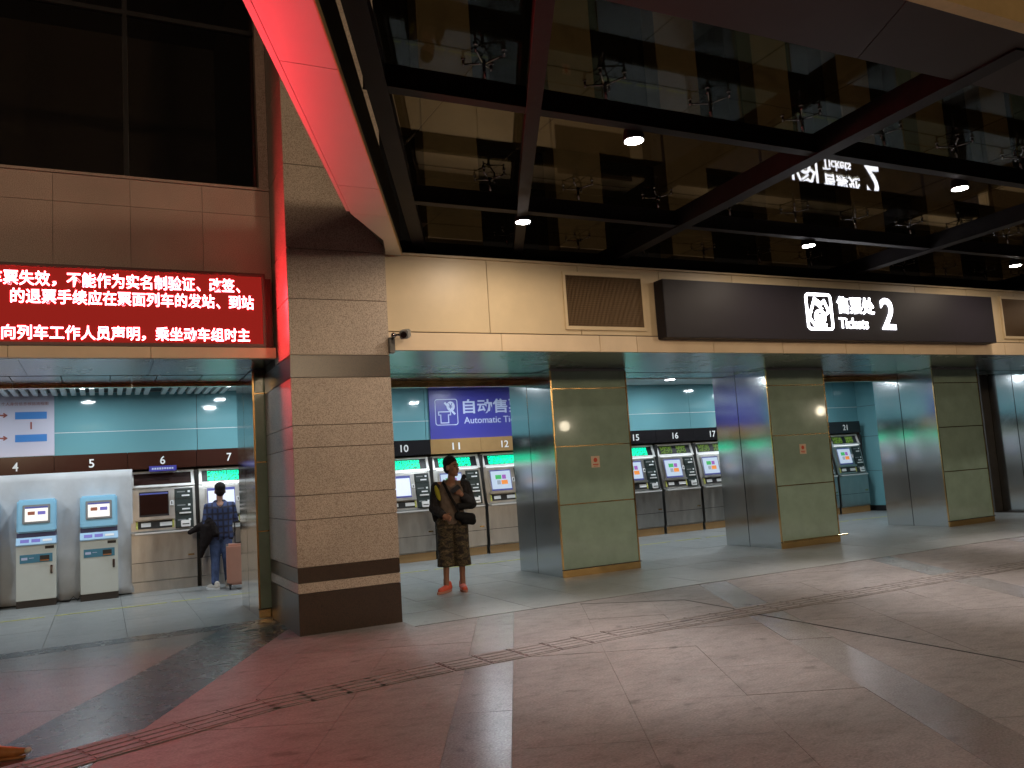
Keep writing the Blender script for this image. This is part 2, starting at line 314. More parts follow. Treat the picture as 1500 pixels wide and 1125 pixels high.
# ------------------------------------------------------------------ ground and paving
U = (.4446, .8957); V = (.8957, -.4446)      # the paving grid is turned 26 degrees against the facade
B(-150, 150, -150, 150, -.25, -.09).build('ground', 'asphalt', kind='structure')
plaza = MB().prism([(-6, -4), (20, -4), (20, 8.13), (1.75, 8.13), (1.75, 9.6), (-6, 9.6)], -.085, -.012).build('plaza_paving', 'mortar', kind='structure')
def uv(u, v): return (U[0] * u + V[0] * v, U[1] * u + V[1] * v)
rest = MB(); nslab = 0
bands = [(-9.15, -8.415, 'pave'), (-8.415, -7.68, 'pave'), (-7.68, -6.945, 'pave'), (-6.945, -6.21, 'pave'), (-6.21, -5.475, 'pave'), (-5.475, -4.74, 'greystone'), (-4.74, -4.005, 'greystone'), (-4.005, -3.27, 'greystone'), (-3.27, -2.48, 'darkstone'), (-2.48, -1.959, 'pave'), (-1.959, -1.224, 'pave'), (-1.224, -.489, 'pave'), (-.489, -.117, 'strip')]
v0 = -.117
while v0 < 19:
    for k in range(3): bands.append((v0, v0 + .735, 'pave')); v0 += .735
    bands.append((v0, v0 + .37, 'strip')); v0 += .37
for va, vb, mt in bands:
    long = 1 if mt != 'darkstone' else 2
    for k in range(-14, 26):
        ua = 4.635 + .735 * k * long + (.0 if long == 1 else .3); ub = ua + .735 * long; g = .0009
        p = [uv(ua + g, va + g), uv(ua + g, vb - g), uv(ub - g, vb - g), uv(ub - g, va + g)]
        p = clip(clip(clip(p, -1, 0, 5.5), 1, 0, 19.5), 0, -1, 3.5)
        if len(p) < 3: continue
        if max(q[1] for q in p) <= 8.128: pieces = [p]
        else: pieces = [clip(clip(p, 1, 0, 1.738), 0, 1, 9.6), clip(clip(clip(p, -1, 0, -1.738), 1, 0, 2.8), 0, 1, 8.52), clip(clip(p, -1, 0, -2.8), 0, 1, 8.128)]
        h = random.uniform(-.0012, .0012)
        for p in pieces:
            if len(p) < 3 or area2(p) < .002: continue
            cx = sum(q[0] for q in p) / len(p); cy = sum(q[1] for q in p) / len(p)
            inview = cy > 2.3 and -2.2 < cx < 13.5 and cx < 1.9 * cy + 3 and cx > -.16 * cy - 1
            if inview and nslab < 295: MB().prism(p, -.03, h).build('slab', mt, plaza); nslab += 1
            else: rest.prism(p, -.03, h)
rest.build('outer_slab_field', 'pave', plaza, kind='stuff')
# hall floor, laid square to the facade
hallf = MB().prism([(-6, 9.9), (1.75, 9.9), (1.75, 8.13), (20, 8.13), (20, 15.3), (-6, 15.3)], -.085, -.012).build('hall_floor', 'mortar', kind='structure')
for i in range(-6, 21):
    for j in range(0, 8):
        x0 = .224 + .79 * i; y0 = 8.16 + .79 * j + (.0 if x0 < 1.7 else 0); g = .002
        p = [(x0 + g, y0 + g), (x0 + .79 - g, y0 + g), (x0 + .79 - g, y0 + .79 - g), (x0 + g, y0 + .79 - g)]
        p = clip(clip(p, 0, 1, 14.55), 1, 0, 16.6)
        if not p: continue
        parts = [clip(clip(p, 0, -1, -9.925), 1, 0, 1.75), clip(clip(p, -1, 0, -1.738), -1, 0, -2.8), clip(clip(clip(p, -1, 0, -1.738), 1, 0, 2.8), 0, -1, -8.52)]
        for p in parts:
          if len(p) > 2 and area2(p) > .002: MB().prism(p, -.03, random.uniform(-.001, .001)).build('slab', 'hallstone', hallf)
sill = B(-6, 1.72, 9.604, 9.921, -.03, .002).build('threshold_strip', 'darkstone', kind='structure')
# worn yellow waiting line in front of the machines
fl = bpy.data.objects.new('waiting_line', None); col.objects.link(fl); fl['kind'] = 'structure'
for x0, x1, y in ((-3, 1.9, 12.55), (3.3, 16.4, 12.75)):
    x = x0
    while x < x1:
        l = random.uniform(.25, .8)
        if random.random() < .8: B(x, min(x + l, x1), y, y + .045, .002, .0045).build('line_dash', 'yellow', fl)
        x += l + random.uniform(.02, .15)
# ribbed guiding strip crossing the plaza
tact = bpy.data.objects.new('guiding_strip', None); col.objects.link(tact); tact['kind'] = 'structure'
path = [Vector((-2.6, 4.72)), Vector((1.0, 6.09)), Vector((2.05, 6.24)), Vector((4.0, 6.38)), Vector((17.5, 6.33))]
def tile_mb(b):
    b.box(-.15, .15, -.19, .19, -.001, .004)
    for r in (-.135, -.045, .045, .135): b.box(-.14, .14, r - .026, r + .026, .004, .008)
for a, b in zip(path, path[1:]):
    d = (b - a); n = max(1, round(d.length / .302)); an = math.atan2(d.y, d.x)
    for k in range(n):
        p = a + d * ((k + .5) / n); o = shared('tactile', 'ribbed_tile', 'pave', tact, tile_mb, (p.x, p.y, .0015)); o.rotation_euler.z = an
for p, q in (((4.66, 8.02), (5.05, 7.72)), ((5.05, 7.72), (5.57, 7.38)), ((5.57, 7.38), (5.57, 6.52)), ((5.52, 6.2), (5.5, 4.07)), ((5.5, 4.07), (5.47, .5))):      # dark sealed movement joint
    p = Vector(p); q = Vector(q); d = (q - p).normalized(); n = Vector((-d.y, d.x)) * .009
    MB().prism([tuple(p + n), tuple(p - n), tuple(q - n), tuple(q + n)], -.004, .0028).build('movement_joint', 'black', plaza)
# ------------------------------------------------------------------ granite column
colm = thing('granite_column', (2.26, 9.2, 0), label='tall speckled brown granite column with dark bands beside the red display', cat='column')
def cbox(x0, x1, y0, y1, z0, z1): return B(x0 - 2.26, x1 - 2.26, y0 - 9.2, y1 - 9.2, z0, z1)
X0, X1, YF, YB = 1.73, 2.79, 8.5, 10.0
cbox(X0 + .01, X1 - .01, YF + .01, YB, -.05, 8.5).build('core', 'mortar', colm)
zs = [(-.05, .405, 'band', 0), (.405, .51, 'column', 0), (.51, .66, 'band', 0), (.66, 1.13, 'column', 0), (1.13, 1.375, 'column', 0), (1.375, 1.855, 'column', 0), (1.855, 2.083, 'column', 0), (2.083, 2.575, 'column', 0), (2.575, 2.81, 'band', 0), (2.81, 3.40, 'column', 0), (3.40, 3.935, 'column', 0), (3.935, 4.84, 'column', 0), (4.84, 5.75, 'column', 0), (5.75, 6.65, 'column', 0), (6.65, 7.55, 'column', 0), (7.55, 8.5, 'column', 0)]
for a, b, mt, _ in zs:
    yb = YB if a < 2.8 else 9.3
    cbox(X0, X1, YF - .004, yb, a + .003, b - .003).build('granite_slab' if mt == 'column' else 'dark_band', mt, colm, bevel=.003)
# security camera on the column edge
cm = thing('security_camera', (2.84, 8.42, 2.98), label='small dark security camera on a bracket at the granite column edge', cat='camera')
B(-.06, .0, .02, .10, -.15, .02).build('junction_box', 'grey', cm, bevel=.006)
MB().tube([(-.03, .03, .0), (-.03, -.04, .03), (.05, -.08, .03)], .014, 8).build('bracket', 'chrome', cm, smooth=True)
MB().ball((-.03, -.03, .03), .03).build('joint', 'chrome', cm, smooth=True)
b = B(-.045, .045, -.13, .1, -.045, .045); b.xf(Matrix.Translation((.08, -.1, .035)) @ Matrix.Rotation(R(-28), 4, 'Z') @ Matrix.Rotation(R(14), 4, 'X')); b.build('housing', 'grey', cm, bevel=.01)
b = MB().tube([(0, -.128, 0), (0, -.136, 0)], .034, 16); b.xf(Matrix.Translation((.08, -.1, .035)) @ Matrix.Rotation(R(-28), 4, 'Z') @ Matrix.Rotation(R(14), 4, 'X')); b.build('lens', 'dglass', cm)

# ------------------------------------------------------------------ clad pillars
PW = 1.26
def pillar(x, label, notice=False, loose=False):
    p = thing('clad_pillar', (x, 10.05, 0), label=label, cat='pillar', group='glass and steel pillars along the ticket hall front')
    W = PW; D = 1.3; H = 2.868
    shared('p_core', 'core', 'black', p, lambda b: b.box(.015, W - .015, .015, D - .015, -.02, H - .006))
    for i, (a, c) in enumerate(((.1, .978), (.982, 1.778), (1.782, 2.588), (2.592, H - .03))):
        shared(('p_gl', i), 'glass_panel', 'pglass', p, lambda b: b.box(.016, W - .016, 0, .014, a, c), bevel=.002)
    for i, z in enumerate((.98, 1.78, 2.59)): shared('p_st', 'brass_strip', 'brass', p, lambda b: b.box(.012, W - .012, -.005, .013, -.007, .007), (0, 0, z))
    shared('p_ev', 'brass_edge', 'brass', p, lambda b: b.box(-.006, .015, -.007, .014, .0, H - .02)); shared('p_ev', 'brass_edge', 'brass', p, None, (W - .009, 0, 0))
    shared('p_bs', 'brass_base', 'brass', p, lambda b: b.box(.0, W, -.012, .012, -.01, .095), bevel=.003)
    shared('p_bl', 'base_ledge', 'black', p, lambda b: b.box(-.01, W + .012, -.022, .01, .095, .106))
    shared('p_tp', 'top_channel', 'grey', p, lambda b: b.box(.0, W, -.003, .013, H - .028, H))
    for sx in (0, 1):
        for i, (a, c) in enumerate(((.016, .722), (.734, D))):
            shared(('p_sd', i), 'steel_panel', 'steel', p, lambda b: b.box(-.003, .014, a, c, .0, H - .004), (sx * (W - .011), 0, 0), bevel=.002)
    if notice:
        n = shared('p_nt', 'notice', 'paper', p, lambda b: b.box(.57, .71, -.003, .001, 1.465, 1.625))
        shared('p_nr', 'print', 'redprint', n, lambda b: (b.ball((.64, -.003, 1.57), (.032, .002, .032)), b.box(.595, .685, -.0045, -.003, 1.5, 1.515), b.box(.605, .675, -.0045, -.003, 1.48, 1.488)))
    if loose: MB().tube([(-.02, -.05, .115), (W + .12, -.06, .112)], .012, 8).build('loose_strip', 'brass', p)
    return p
pillar(1.60, 'glass and steel pillar half hidden behind the granite column')
pillar(5.61, 'green glass pillar with paper notice beside the man in camouflage shorts', True)
pillar(9.57, 'green glass pillar with paper notice and a loose brass strip at its foot', True, True)
pillar(13.54, 'green glass pillar without a notice right of machine twenty one')
pillar(16.98, 'last green glass pillar, only its steel side showing')

# ------------------------------------------------------------------ soffit, fascia, brass transoms
sof = B(1.8, 20, 8.56, 11.3, 2.90, 3.0).build('entrance_soffit', 'darkwall', kind='structure')
xs = [2.79 + 1.22 * k for k in range(0, 15)]
for a in xs: B(a + .002, a + 1.218, 8.56, 10.46, 2.87, 2.898).build('soffit_panel', 'soffit', sof)
B(2.79, 20, 10.462, 10.50, 2.876, 2.898).build('slot', 'black', sof)
for k in range(34): B(2.8 + .5 * k, 2.8 + .5 * k + .49, 10.504, 11.16, 2.868, 2.898).build('soffit_panel', 'soffit', sof)
sofl = B(-6, 1.73, 9.2, 11.3, 2.90, 3.0).build('side_soffit', 'darkwall', kind='structure')
for k in range(6): B(-5.6 + 1.22 * k, -5.6 + 1.22 * k + 1.216, 9.2, 10.46, 2.87, 2.898).build('soffit_panel', 'soffit', sofl)
B(-6, 1.72, 10.462, 10.5, 2.876, 2.898).build('slot', 'black', sofl)
for k in range(14): B(-5.4 + .5 * k, -5.4 + .5 * k + .49, 10.504, 11.16, 2.868, 2.898).build('soffit_panel', 'soffit', sofl)
for x0, x1, lb in ((-6, 1.61, 'brass transom beam above the blue and white kiosks'), (2.85, 5.62, 'brass transom beam above the man in camouflage shorts'), (10.82, 13.55, 'brass transom beam above machine twenty one')):
    t = thing('brass_transom', ((x0 + x1) / 2, 11.25, 2.82), label=lb, cat='beam'); h = (x1 - x0) / 2; n = max(2, round((x1 - x0) / 1.3))
    for k in range(n): B(-h + 2 * h * k / n + .002, -h + 2 * h * (k + 1) / n - .002, -.07, .05, -.05 if x0 > 0 else .0, .046).build('brass_length', 'brass', t, bevel=.006)
fas = thing('entrance_fascia', (8, 8.6, 2.87), label='beige metal fascia with paler lower trim above the ticket hall front', cat='fascia')
FX, FY, FZ = 8, 8.6, 2.87
def fbox(x0, x1, y0, y1, z0, z1): return B(x0 - FX, x1 - FX, y0 - FY, y1 - FY, z0 - FZ, z1 - FZ)
fbox(2.79, 20, 8.575, 8.70, 2.9, 3.93).build('backing', 'black', fas)
edges = [2.79, 4.03, 5.26, 6.48] + [6.48 + 1.22 * k for k in range(1, 12)]
for a, c in zip(edges, edges[1:]): fbox(a + .003, c - .003, 8.55, 8.573, 3.085, 3.94).build('fascia_panel', 'fascia', fas, bevel=.003)
edges = [2.79, 4.16, 5.5, 6.05] + [6.05 + 1.22 * k for k in range(1, 12)]
for a, c in zip(edges, edges[1:]): fbox(a + .002, c - .002, 8.535, 8.574, 2.872, 3.072).build('trim_panel', 'trim', fas, bevel=.004)
fbox(2.79, 20, 8.52, 8.75, 3.942, 3.965).build('coping', 'fascia', fas)
def vent(x, lb):
    v = thing('air_vent', (x, 8.55, 3.5), label=lb, cat='vent')
    w, h = .59, .36
    shared('v_bk', 'recess', 'black', v, lambda b: b.box(-w + .02, w - .02, -.012, -.004, -h + .02, h - .02))
    def fr(b):
        b.box(-w, w, -.03, -.002, h - .045, h); b.box(-w, w, -.03, -.002, -h, -h + .045); b.box(-w, -w + .035, -.0295, -.002, -h + .045, h - .045); b.box(w - .035, w, -.0295, -.002, -h + .045, h - .045)
    shared('v_fr', 'frame', 'fascia', v, fr, bevel=.003)
    def gr(b):
        for k in range(58): xx = -w + .04 + k * (2 * w - .08) / 57; b.box(xx - .0035, xx + .0035, -.026, -.013, -h + .045, h - .045)
        for k in range(24): zz = -h + .05 + k * (2 * h - .1) / 23; b.box(-w + .035, w - .035, -.018, -.0135, zz - .003, zz + .003)
    shared('v_gr', 'grille', mat('grille_bronze', (.16, .10, .05), .4, .5), v, gr, kind='stuff')
vent(5.62, 'brown metal air vent grille between granite column and black sign')
vent(13.98, 'brown metal air vent grille past the far end of the black sign')
# black sign over the hall
sg = thing('ticket_sign', (9.6, 8.54, 3.42), label='long black box sign with glowing white ticket symbol and figure two', cat='sign')
B(-3.22, 3.3, -.19, 0, -.385, .365).build('housing', 'signbox', sg, bevel=.006)
yy = -.196
def ring(b, x0, x1, z0, z1, t, y0, y1, r=.07, n=5):
    out = []; inn = []
    for (cx, cz, a0) in ((x1 - r, z1 - r, 0), (x0 + r, z1 - r, 90), (x0 + r, z0 + r, 180), (x1 - r, z0 + r, 270)):
        for k in range(n + 1):
            a = R(a0 + 90 * k / n); out.append((cx + r * math.cos(a), cz + r * math.sin(a))); inn.append((cx + (r - t) * math.cos(a), cz + (r - t) * math.sin(a)))
    N = len(out); vs = [(x, y0, z) for x, z in out] + [(x, y0, z) for x, z in inn] + [(x, y1, z) for x, z in out] + [(x, y1, z) for x, z in inn]
    fs = []
    for i in range(N):
        j = (i + 1) % N; fs += [(i, j, N + j, N + i), (2 * N + i, 3 * N + i, 3 * N + j, 2 * N + j), (i, 2 * N + i, 2 * N + j, j), (N + i, N + j, 3 * N + j, 3 * N + i)]
    b.add(vs, fs)
def stroke(b, pts, t, y0, y1, closed=False):
    q = [Vector((x, 0, z)) for x, z in pts]; q = q + [q[0]] if closed else q
    for a, c in zip(q, q[1:]):
        d = (c - a).normalized(); n = Vector((-d.z, 0, d.x)) * t / 2; e = d * t * .45
        P = [a - e + n, a - e - n, c + e - n, c + e + n]
        b.add([(p.x, y0, p.z) for p in P] + [(p.x, y1, p.z) for p in P], [(0, 1, 2, 3), (7, 6, 5, 4), (0, 4, 5, 1), (1, 5, 6, 2), (2, 6, 7, 3), (3, 7, 4, 0)])
b = MB(); x0, x1, z0, z1 = -.80, -.29, -.25, .28
ring(b, x0, x1, z0, z1, .04, yy, yy + .012)
stroke(b, [(-.62, .20), (-.75, -.07), (-.63, -.20)], .04, yy, yy + .012)
stroke(b, [(-.62, .20), (-.50, .13), (-.44, .17), (-.36, .02), (-.43, -.02)], .04, yy, yy + .012)
stroke(b, [(-.60, .13), (-.49, .06)], .03, yy - .001, yy + .011)
ring(b, -.65, -.43, -.17, .05, .045, yy - .0015, yy + .01, r=.108)
stroke(b, [(-.62, -.19), (-.46, -.19)], .075, yy - .001, yy + .011); b.add(*(lambda q: (q.v, q.f))(MB().ball((-.54, yy, -.07), (.048, .008, .048))))
b.build('ticket_symbol', 'signtext', sg)
lettering('chinese_lettering', '售票处', -.19, .56, .0, .25, yy, 'signtext', sg, off=.018)
lettering('english_lettering', 'Tickets', -.18, .40, -.215, -.06, yy, 'signtext', sg, off=.012)
lettering('numeral', '2', .69, .98, -.215, .255, yy, 'signtext', sg, off=.012)

# ------------------------------------------------------------------ left wall: stone, red display, upper window
lw = thing('stone_wall', (-1.2, 9.3, 3), label='pale stone tiled wall above the red message display', cat='wall')
LX, LY, LZ = -1.2, 9.3, 3
def lbox(x0, x1, y0, y1, z0, z1): return B(x0 - LX, x1 - LX, y0 - LY, y1 - LY, z0 - LZ, z1 - LZ)
lbox(-6, 1.73, 9.32, 9.40, 3.0, 4.80).build('backing', 'mortar', lw)
seams = [-6, -5.42, -4.70, -3.99, -3.27, -2.56, -1.85, -1.13, -.42, .295, 1.01, 1.728]
for za, zb in ((3.0, 3.76), (3.76, 4.505), (4.505, 4.80)):
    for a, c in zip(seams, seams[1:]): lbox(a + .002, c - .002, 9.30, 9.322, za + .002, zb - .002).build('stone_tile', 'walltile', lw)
st = thing('side_trim', (-1.2, 9.2, 2.97), label='narrow beige ledge under the red message display', cat='ledge')
for k in range(7): B(2.915 - 1.255 * (k + 1) + .002, 2.915 - 1.255 * k - .002, -.075, .1, -.1, .015).build('trim_panel', 'trim', st, bevel=.004)
led = thing('message_display', (.0, 9.28, 3.0), label='wide red dot matrix message display with Chinese text', cat='display')
B(-4.6, 1.69, -.10, .02, -.005, .76).build('back_box', 'ledframe', led)
B(-4.6, 1.62, -.16, -.1, .77, .805).build('frame_bar', 'ledframe', led, bevel=.006); B(-4.6, 1.62, -.16, -.1, -.012, .025).build('frame_bar', 'ledframe', led, bevel=.006); B(1.585, 1.62, -.1595, -.1, .025, .77).build('frame_bar', 'ledframe', led)
B(-4.6, 1.585, -.135, -.1, .025, .77).build('panel', 'ledpanel', led)
ty = -.139
for body, a, c, z0, z1 in (('车票失效，不能作为实名制验证、改签、', -.97, 1.44, .585, .735), ('的退票手续应在票面列车的发站、到站', -.78, 1.50, .405, .555), ('，向列车工作人员声明，乘坐动车组时主', -.99, 1.45, .05, .195)):
    n = len(body); i0 = 0
    for i in range(n):
        if body[i] in '，、' or i == n - 1:
            e = i if body[i] in '，、' else i + 1; q = (c - a) / n
            if e > i0: lettering('message_phrase', body[i0:e], a + q * i0 + .006, a + q * e - .006, z0, z1, ty, 'ledtext', led, off=.012)
            if body[i] in '，、': lettering('comma', body[i], a + q * i + .012, a + q * i + .05, z0, z0 + .05, ty, 'ledtext', led, off=.012)
            i0 = i + 1
la = bpy.data.lights.new('display_glow', 'AREA'); la.shape = 'RECTANGLE'; la.size = 5.6; la.size_y = .6; la.energy = 300; la.color = (1, .03, .05); la.spread = R(76)
lo = bpy.data.objects.new('display_glow', la); col.objects.link(lo); lo.parent = led; lo.location = (-1.3, -.17, .40); lo.rotation_euler = (R(-90), 0, 0)
win = thing('upper_window', (-1.2, 9.4, 4.80), label='large dark upper window with slim mullion above the stone wall', cat='window')
def wbox(x0, x1, y0, y1, z0, z1): return B(x0 + 1.2, x1 + 1.2, y0 - 9.4, y1 - 9.4, z0 - 4.8, z1 - 4.8)
for x in (-2.55, -1.13, .27): wbox(x - .022, x + .022, 9.37, 9.43, 4.83, 8.6).build('mullion', 'blacksteel', win)
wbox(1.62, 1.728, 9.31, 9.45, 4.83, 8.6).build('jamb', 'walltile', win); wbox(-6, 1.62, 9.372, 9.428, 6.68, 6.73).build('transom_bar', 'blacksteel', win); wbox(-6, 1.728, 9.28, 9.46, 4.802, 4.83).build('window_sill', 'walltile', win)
for a, c in ((-5.95, -2.575), (-2.525, -1.155), (-1.105, .245), (.295, 1.615)):
    for za, zb in ((4.832, 6.678), (6.732, 8.6)): wbox(a, c, 9.395, 9.405, za, zb).build('pane', 'wglass', win)
room = thing('upper_room', (-2, 11, 4.8), label='dim room seen through the upper window', cat='room')
B(-4, 3.7, 2.5, 2.6, 0, 3.8).build('room_wall', 'wallin', room); B(-4, 3.7, -1.5, 2.6, 3.8, 3.9).build('room_ceiling', 'wallin', room); B(-4, 3.7, -1.5, 2.6, -.1, 0).build('room_floor', 'darkwall', room); B(3.7, 3.8, -1.5, 2.6, 0, 3.8).build('room_wall', 'wallin', room)
cd = B(-.06, .06, -.02, .02, -.0, .1); cd.xf(Matrix.Translation((1.2, 9.75, 4.801)) @ Matrix.Rotation(.3, 4, 'Z')); cd.build('pale_card', 'white', label='small pale card standing inside the upper window sill', cat='card')

# ------------------------------------------------------------------ building wall above the canopy
uf = thing('upper_facade', (10, 9.5, 3.9), label='dim tan stone building front seen through the canopy glass', cat='facade')
B(-8.2, 12, .3, .5, -.9, 8).build('glazing', 'dglass', uf)
for k in range(11): B(-8.2 + 1.9 * k, -8.2 + 1.9 * k + .75, 0, .31, -.9, 8).build('stone_pier', 'pier', uf)
for z in (2.0, 5.2): B(-8.2, 12, .06, .33, z, z + .6).build('spandrel', 'pier', uf)

# ------------------------------------------------------------------ ticket hall shell
hc = B(-6, 17, 11.3, 15.0, 3.14, 3.2).build('hall_ceiling', 'ceil', kind='structure')
B(-6, 17, 11.302, 11.33, 2.87, 3.14).build('bulkhead', 'ceil', hc)
for k in range(46):
    x = -4.0 + .128 * k
    if not .62 < x < .82: B(x, x + .07, 13.6, 14.5, 3.09, 3.138).build('ceiling_slat', 'slat', hc)
B(-4.1, 1.9, 13.55, 14.5, 3.1385, 3.1398).build('slat_recess', 'black', hc)
bw = thing('hall_back_wall', (6, 14.55, 0), label='teal glass panelled back wall of the ticket hall above the machines', cat='wall')
B(-12, 10.8, .02, .4, 0, 3.14).build('backing', 'darkwall', bw)
tx = [-5.6, -3.26, -.92, 1.41, 3.4, 5.4, 7.4, 9.49, 11.55, 13.7, 15.94, 16.7]
for a, c in zip(tx, tx[1:]):
    for za, zb in ((2.16, 2.515), (2.525, 3.138)): B(a - 6 + .004, c - 6 - .004, -.01, .018, za, zb).build('glass_panel', 'teal', bw)
B(-11.6, 10.7, -.013, .01, 2.516, 2.524).build('metal_joint', 'white', bw)
ew = thing('hall_end_wall', (16.7, 13, 0), label='teal glass panelled end wall beside machine twenty one', cat='wall')
B(.01, .27, -1.7, 2.0, 0, 3.14).build('backing', 'darkwall', ew)
for a, c in ((-1.6, -.1), (-.1, 1.54)):
    for za, zb in ((.12, .95), (.95, 1.78), (1.78, 2.52), (2.52, 3.138)): B(-.012, .008, a + .004, c - .004, za + .004, zb - .004).build('glass_panel', 'teal', ew)
B(-.02, .008, -1.6, 1.54, 0, .118).build('skirting', 'black', ew)
lwall = thing('hall_far_wall', (-6, 13, 0), label='plain plaster end wall of the ticket hall behind the kiosks', cat='wall'); B(-.2, 0, -3, 2, 0, 3.14).build('plaster', 'wallin', lwall); B(0, .015, -3, 1.2, 0, .12).build('skirting', 'black', lwall)
# number band
NX = lambda n: -1.15 + 1.0063 * (n - 4)
hb = thing('number_band', (6, 14.4, 1.9), label='dark glossy band with white counter numbers over the ticket machines', cat='sign band')
for n in range(2, 22):
    mt = 'header' if n < 9 else 'tan_refl_plinth' if n in (11, 12, 13) else 'headerblk'  # tan panels hold a painted reflection; the band glass itself is dark
    B(NX(n) - 6 - .5, NX(n) - 6 + .5, -.10, .13, -.01, .262).build('band_panel', mt, hb)
    s = str(n); wd = .075 if len(s) == 1 else .15
    lettering('numeral', s, NX(n) - 6 - wd / 2, NX(n) - 6 + wd / 2, .055, .185, -.1025, 'white', hb, off=.012, ext=.002)
# blue sign
bs = thing('blue_sign', (6.6, 14.53, 2.66), label='blue sign with ticket pictogram and white lettering above machine eleven', cat='sign')
B(-1.12, 1.15, -.03, 0, -.49, .47).build('board', 'blue', bs)
y = -.033
b = MB(); ring(b, -1.01, -.55, -.235, .26, .014, y, y + .003, r=.05)
stroke(b, [(-.94, .02), (-.70, .02), (-.70, -.04), (-.745, -.04), (-.745, -.19), (-.90, -.19), (-.90, -.04), (-.94, -.04)], .02, y, y + .003, True)
b.add(*(lambda q: (q.v, q.f))(MB().ball((-.69, y + .001, .12), (.085, .003, .095)))); stroke(b, [(-.80, .18), (-.62, -.02)], .04, y - .0005, y + .0025)
pg = b.build('pictogram', 'bluetext', bs)
lettering('yuan_mark', '¥', -.735, -.655, .075, .18, y - .003, 'blue', pg, ext=.001, off=.01)
lettering('chinese_lettering', '自动售票', -.44, .85, -.03, .25, y, 'bluetext', bs, off=.02, ext=.002)
lettering('english_lettering', 'Automatic Ticket', -.43, .86, -.215, -.09, y, 'bluetext', bs, off=.004, ext=.002)
# flow chart poster
po = thing('flow_chart_poster', (-1.4, 14.53, 2.67), label='white flow chart poster with blue boxes above counter four', cat='poster')
B(-.8, .75, -.006, 0, -.49, .47).build('sheet', 'poster', po)
for x, z in ((.23, .085), (.23, -.26), (-.50, .085), (-.50, -.26)): b = MB(); b.box(x, x + .42, -.009, -.006, z - .01, z + .1); b.build('flow_box', 'pblue', po)
b = MB()
for z in (.14, -.205): stroke(b, [(.0, z), (.10, z)], .022, -.009, -.006); stroke(b, [(.085, z + .025), (.12, z), (.085, z - .025)], .02, -.0095, -.0065)
stroke(b, [(.44, .02), (.44, -.07)], .022, -.009, -.006); b.build('arrows', 'pred', po)
lettering('heading', '个人身份信息核验流程图', .05, .67, .285, .335, -.008, 'pred', po, ext=.001)
# drape
dr = MB(); N = 150; Hh = 16; vs = []; fs = []
for j in range(Hh + 1):
    z = .02 + 1.88 * j / Hh
    for i in range(N + 1):
        x = -3.6 + 4.02 * i / N; a = 1 - .6 * j / Hh
        vs.append((x, 14.26 - .03 * a * (math.sin(x * 9 + z * 1.3) + .6 * math.sin(x * 21 - z * 2.2) + .5 * math.sin(x * 4 + z * 7) + .35 * math.sin(z * 17 + x * 6)) - .03 * a, z))
fs = [(j * (N + 1) + i, j * (N + 1) + i + 1, (j + 1) * (N + 1) + i + 1, (j + 1) * (N + 1) + i) for j in range(Hh) for i in range(N)]
dr.add(vs, fs); o = dr.build('drape', 'cloth', smooth=True, label='wrinkled pale grey cloth hung behind the two kiosks', cat='cloth')
so = o.modifiers.new('thickness', 'SOLIDIFY'); so.thickness = .006

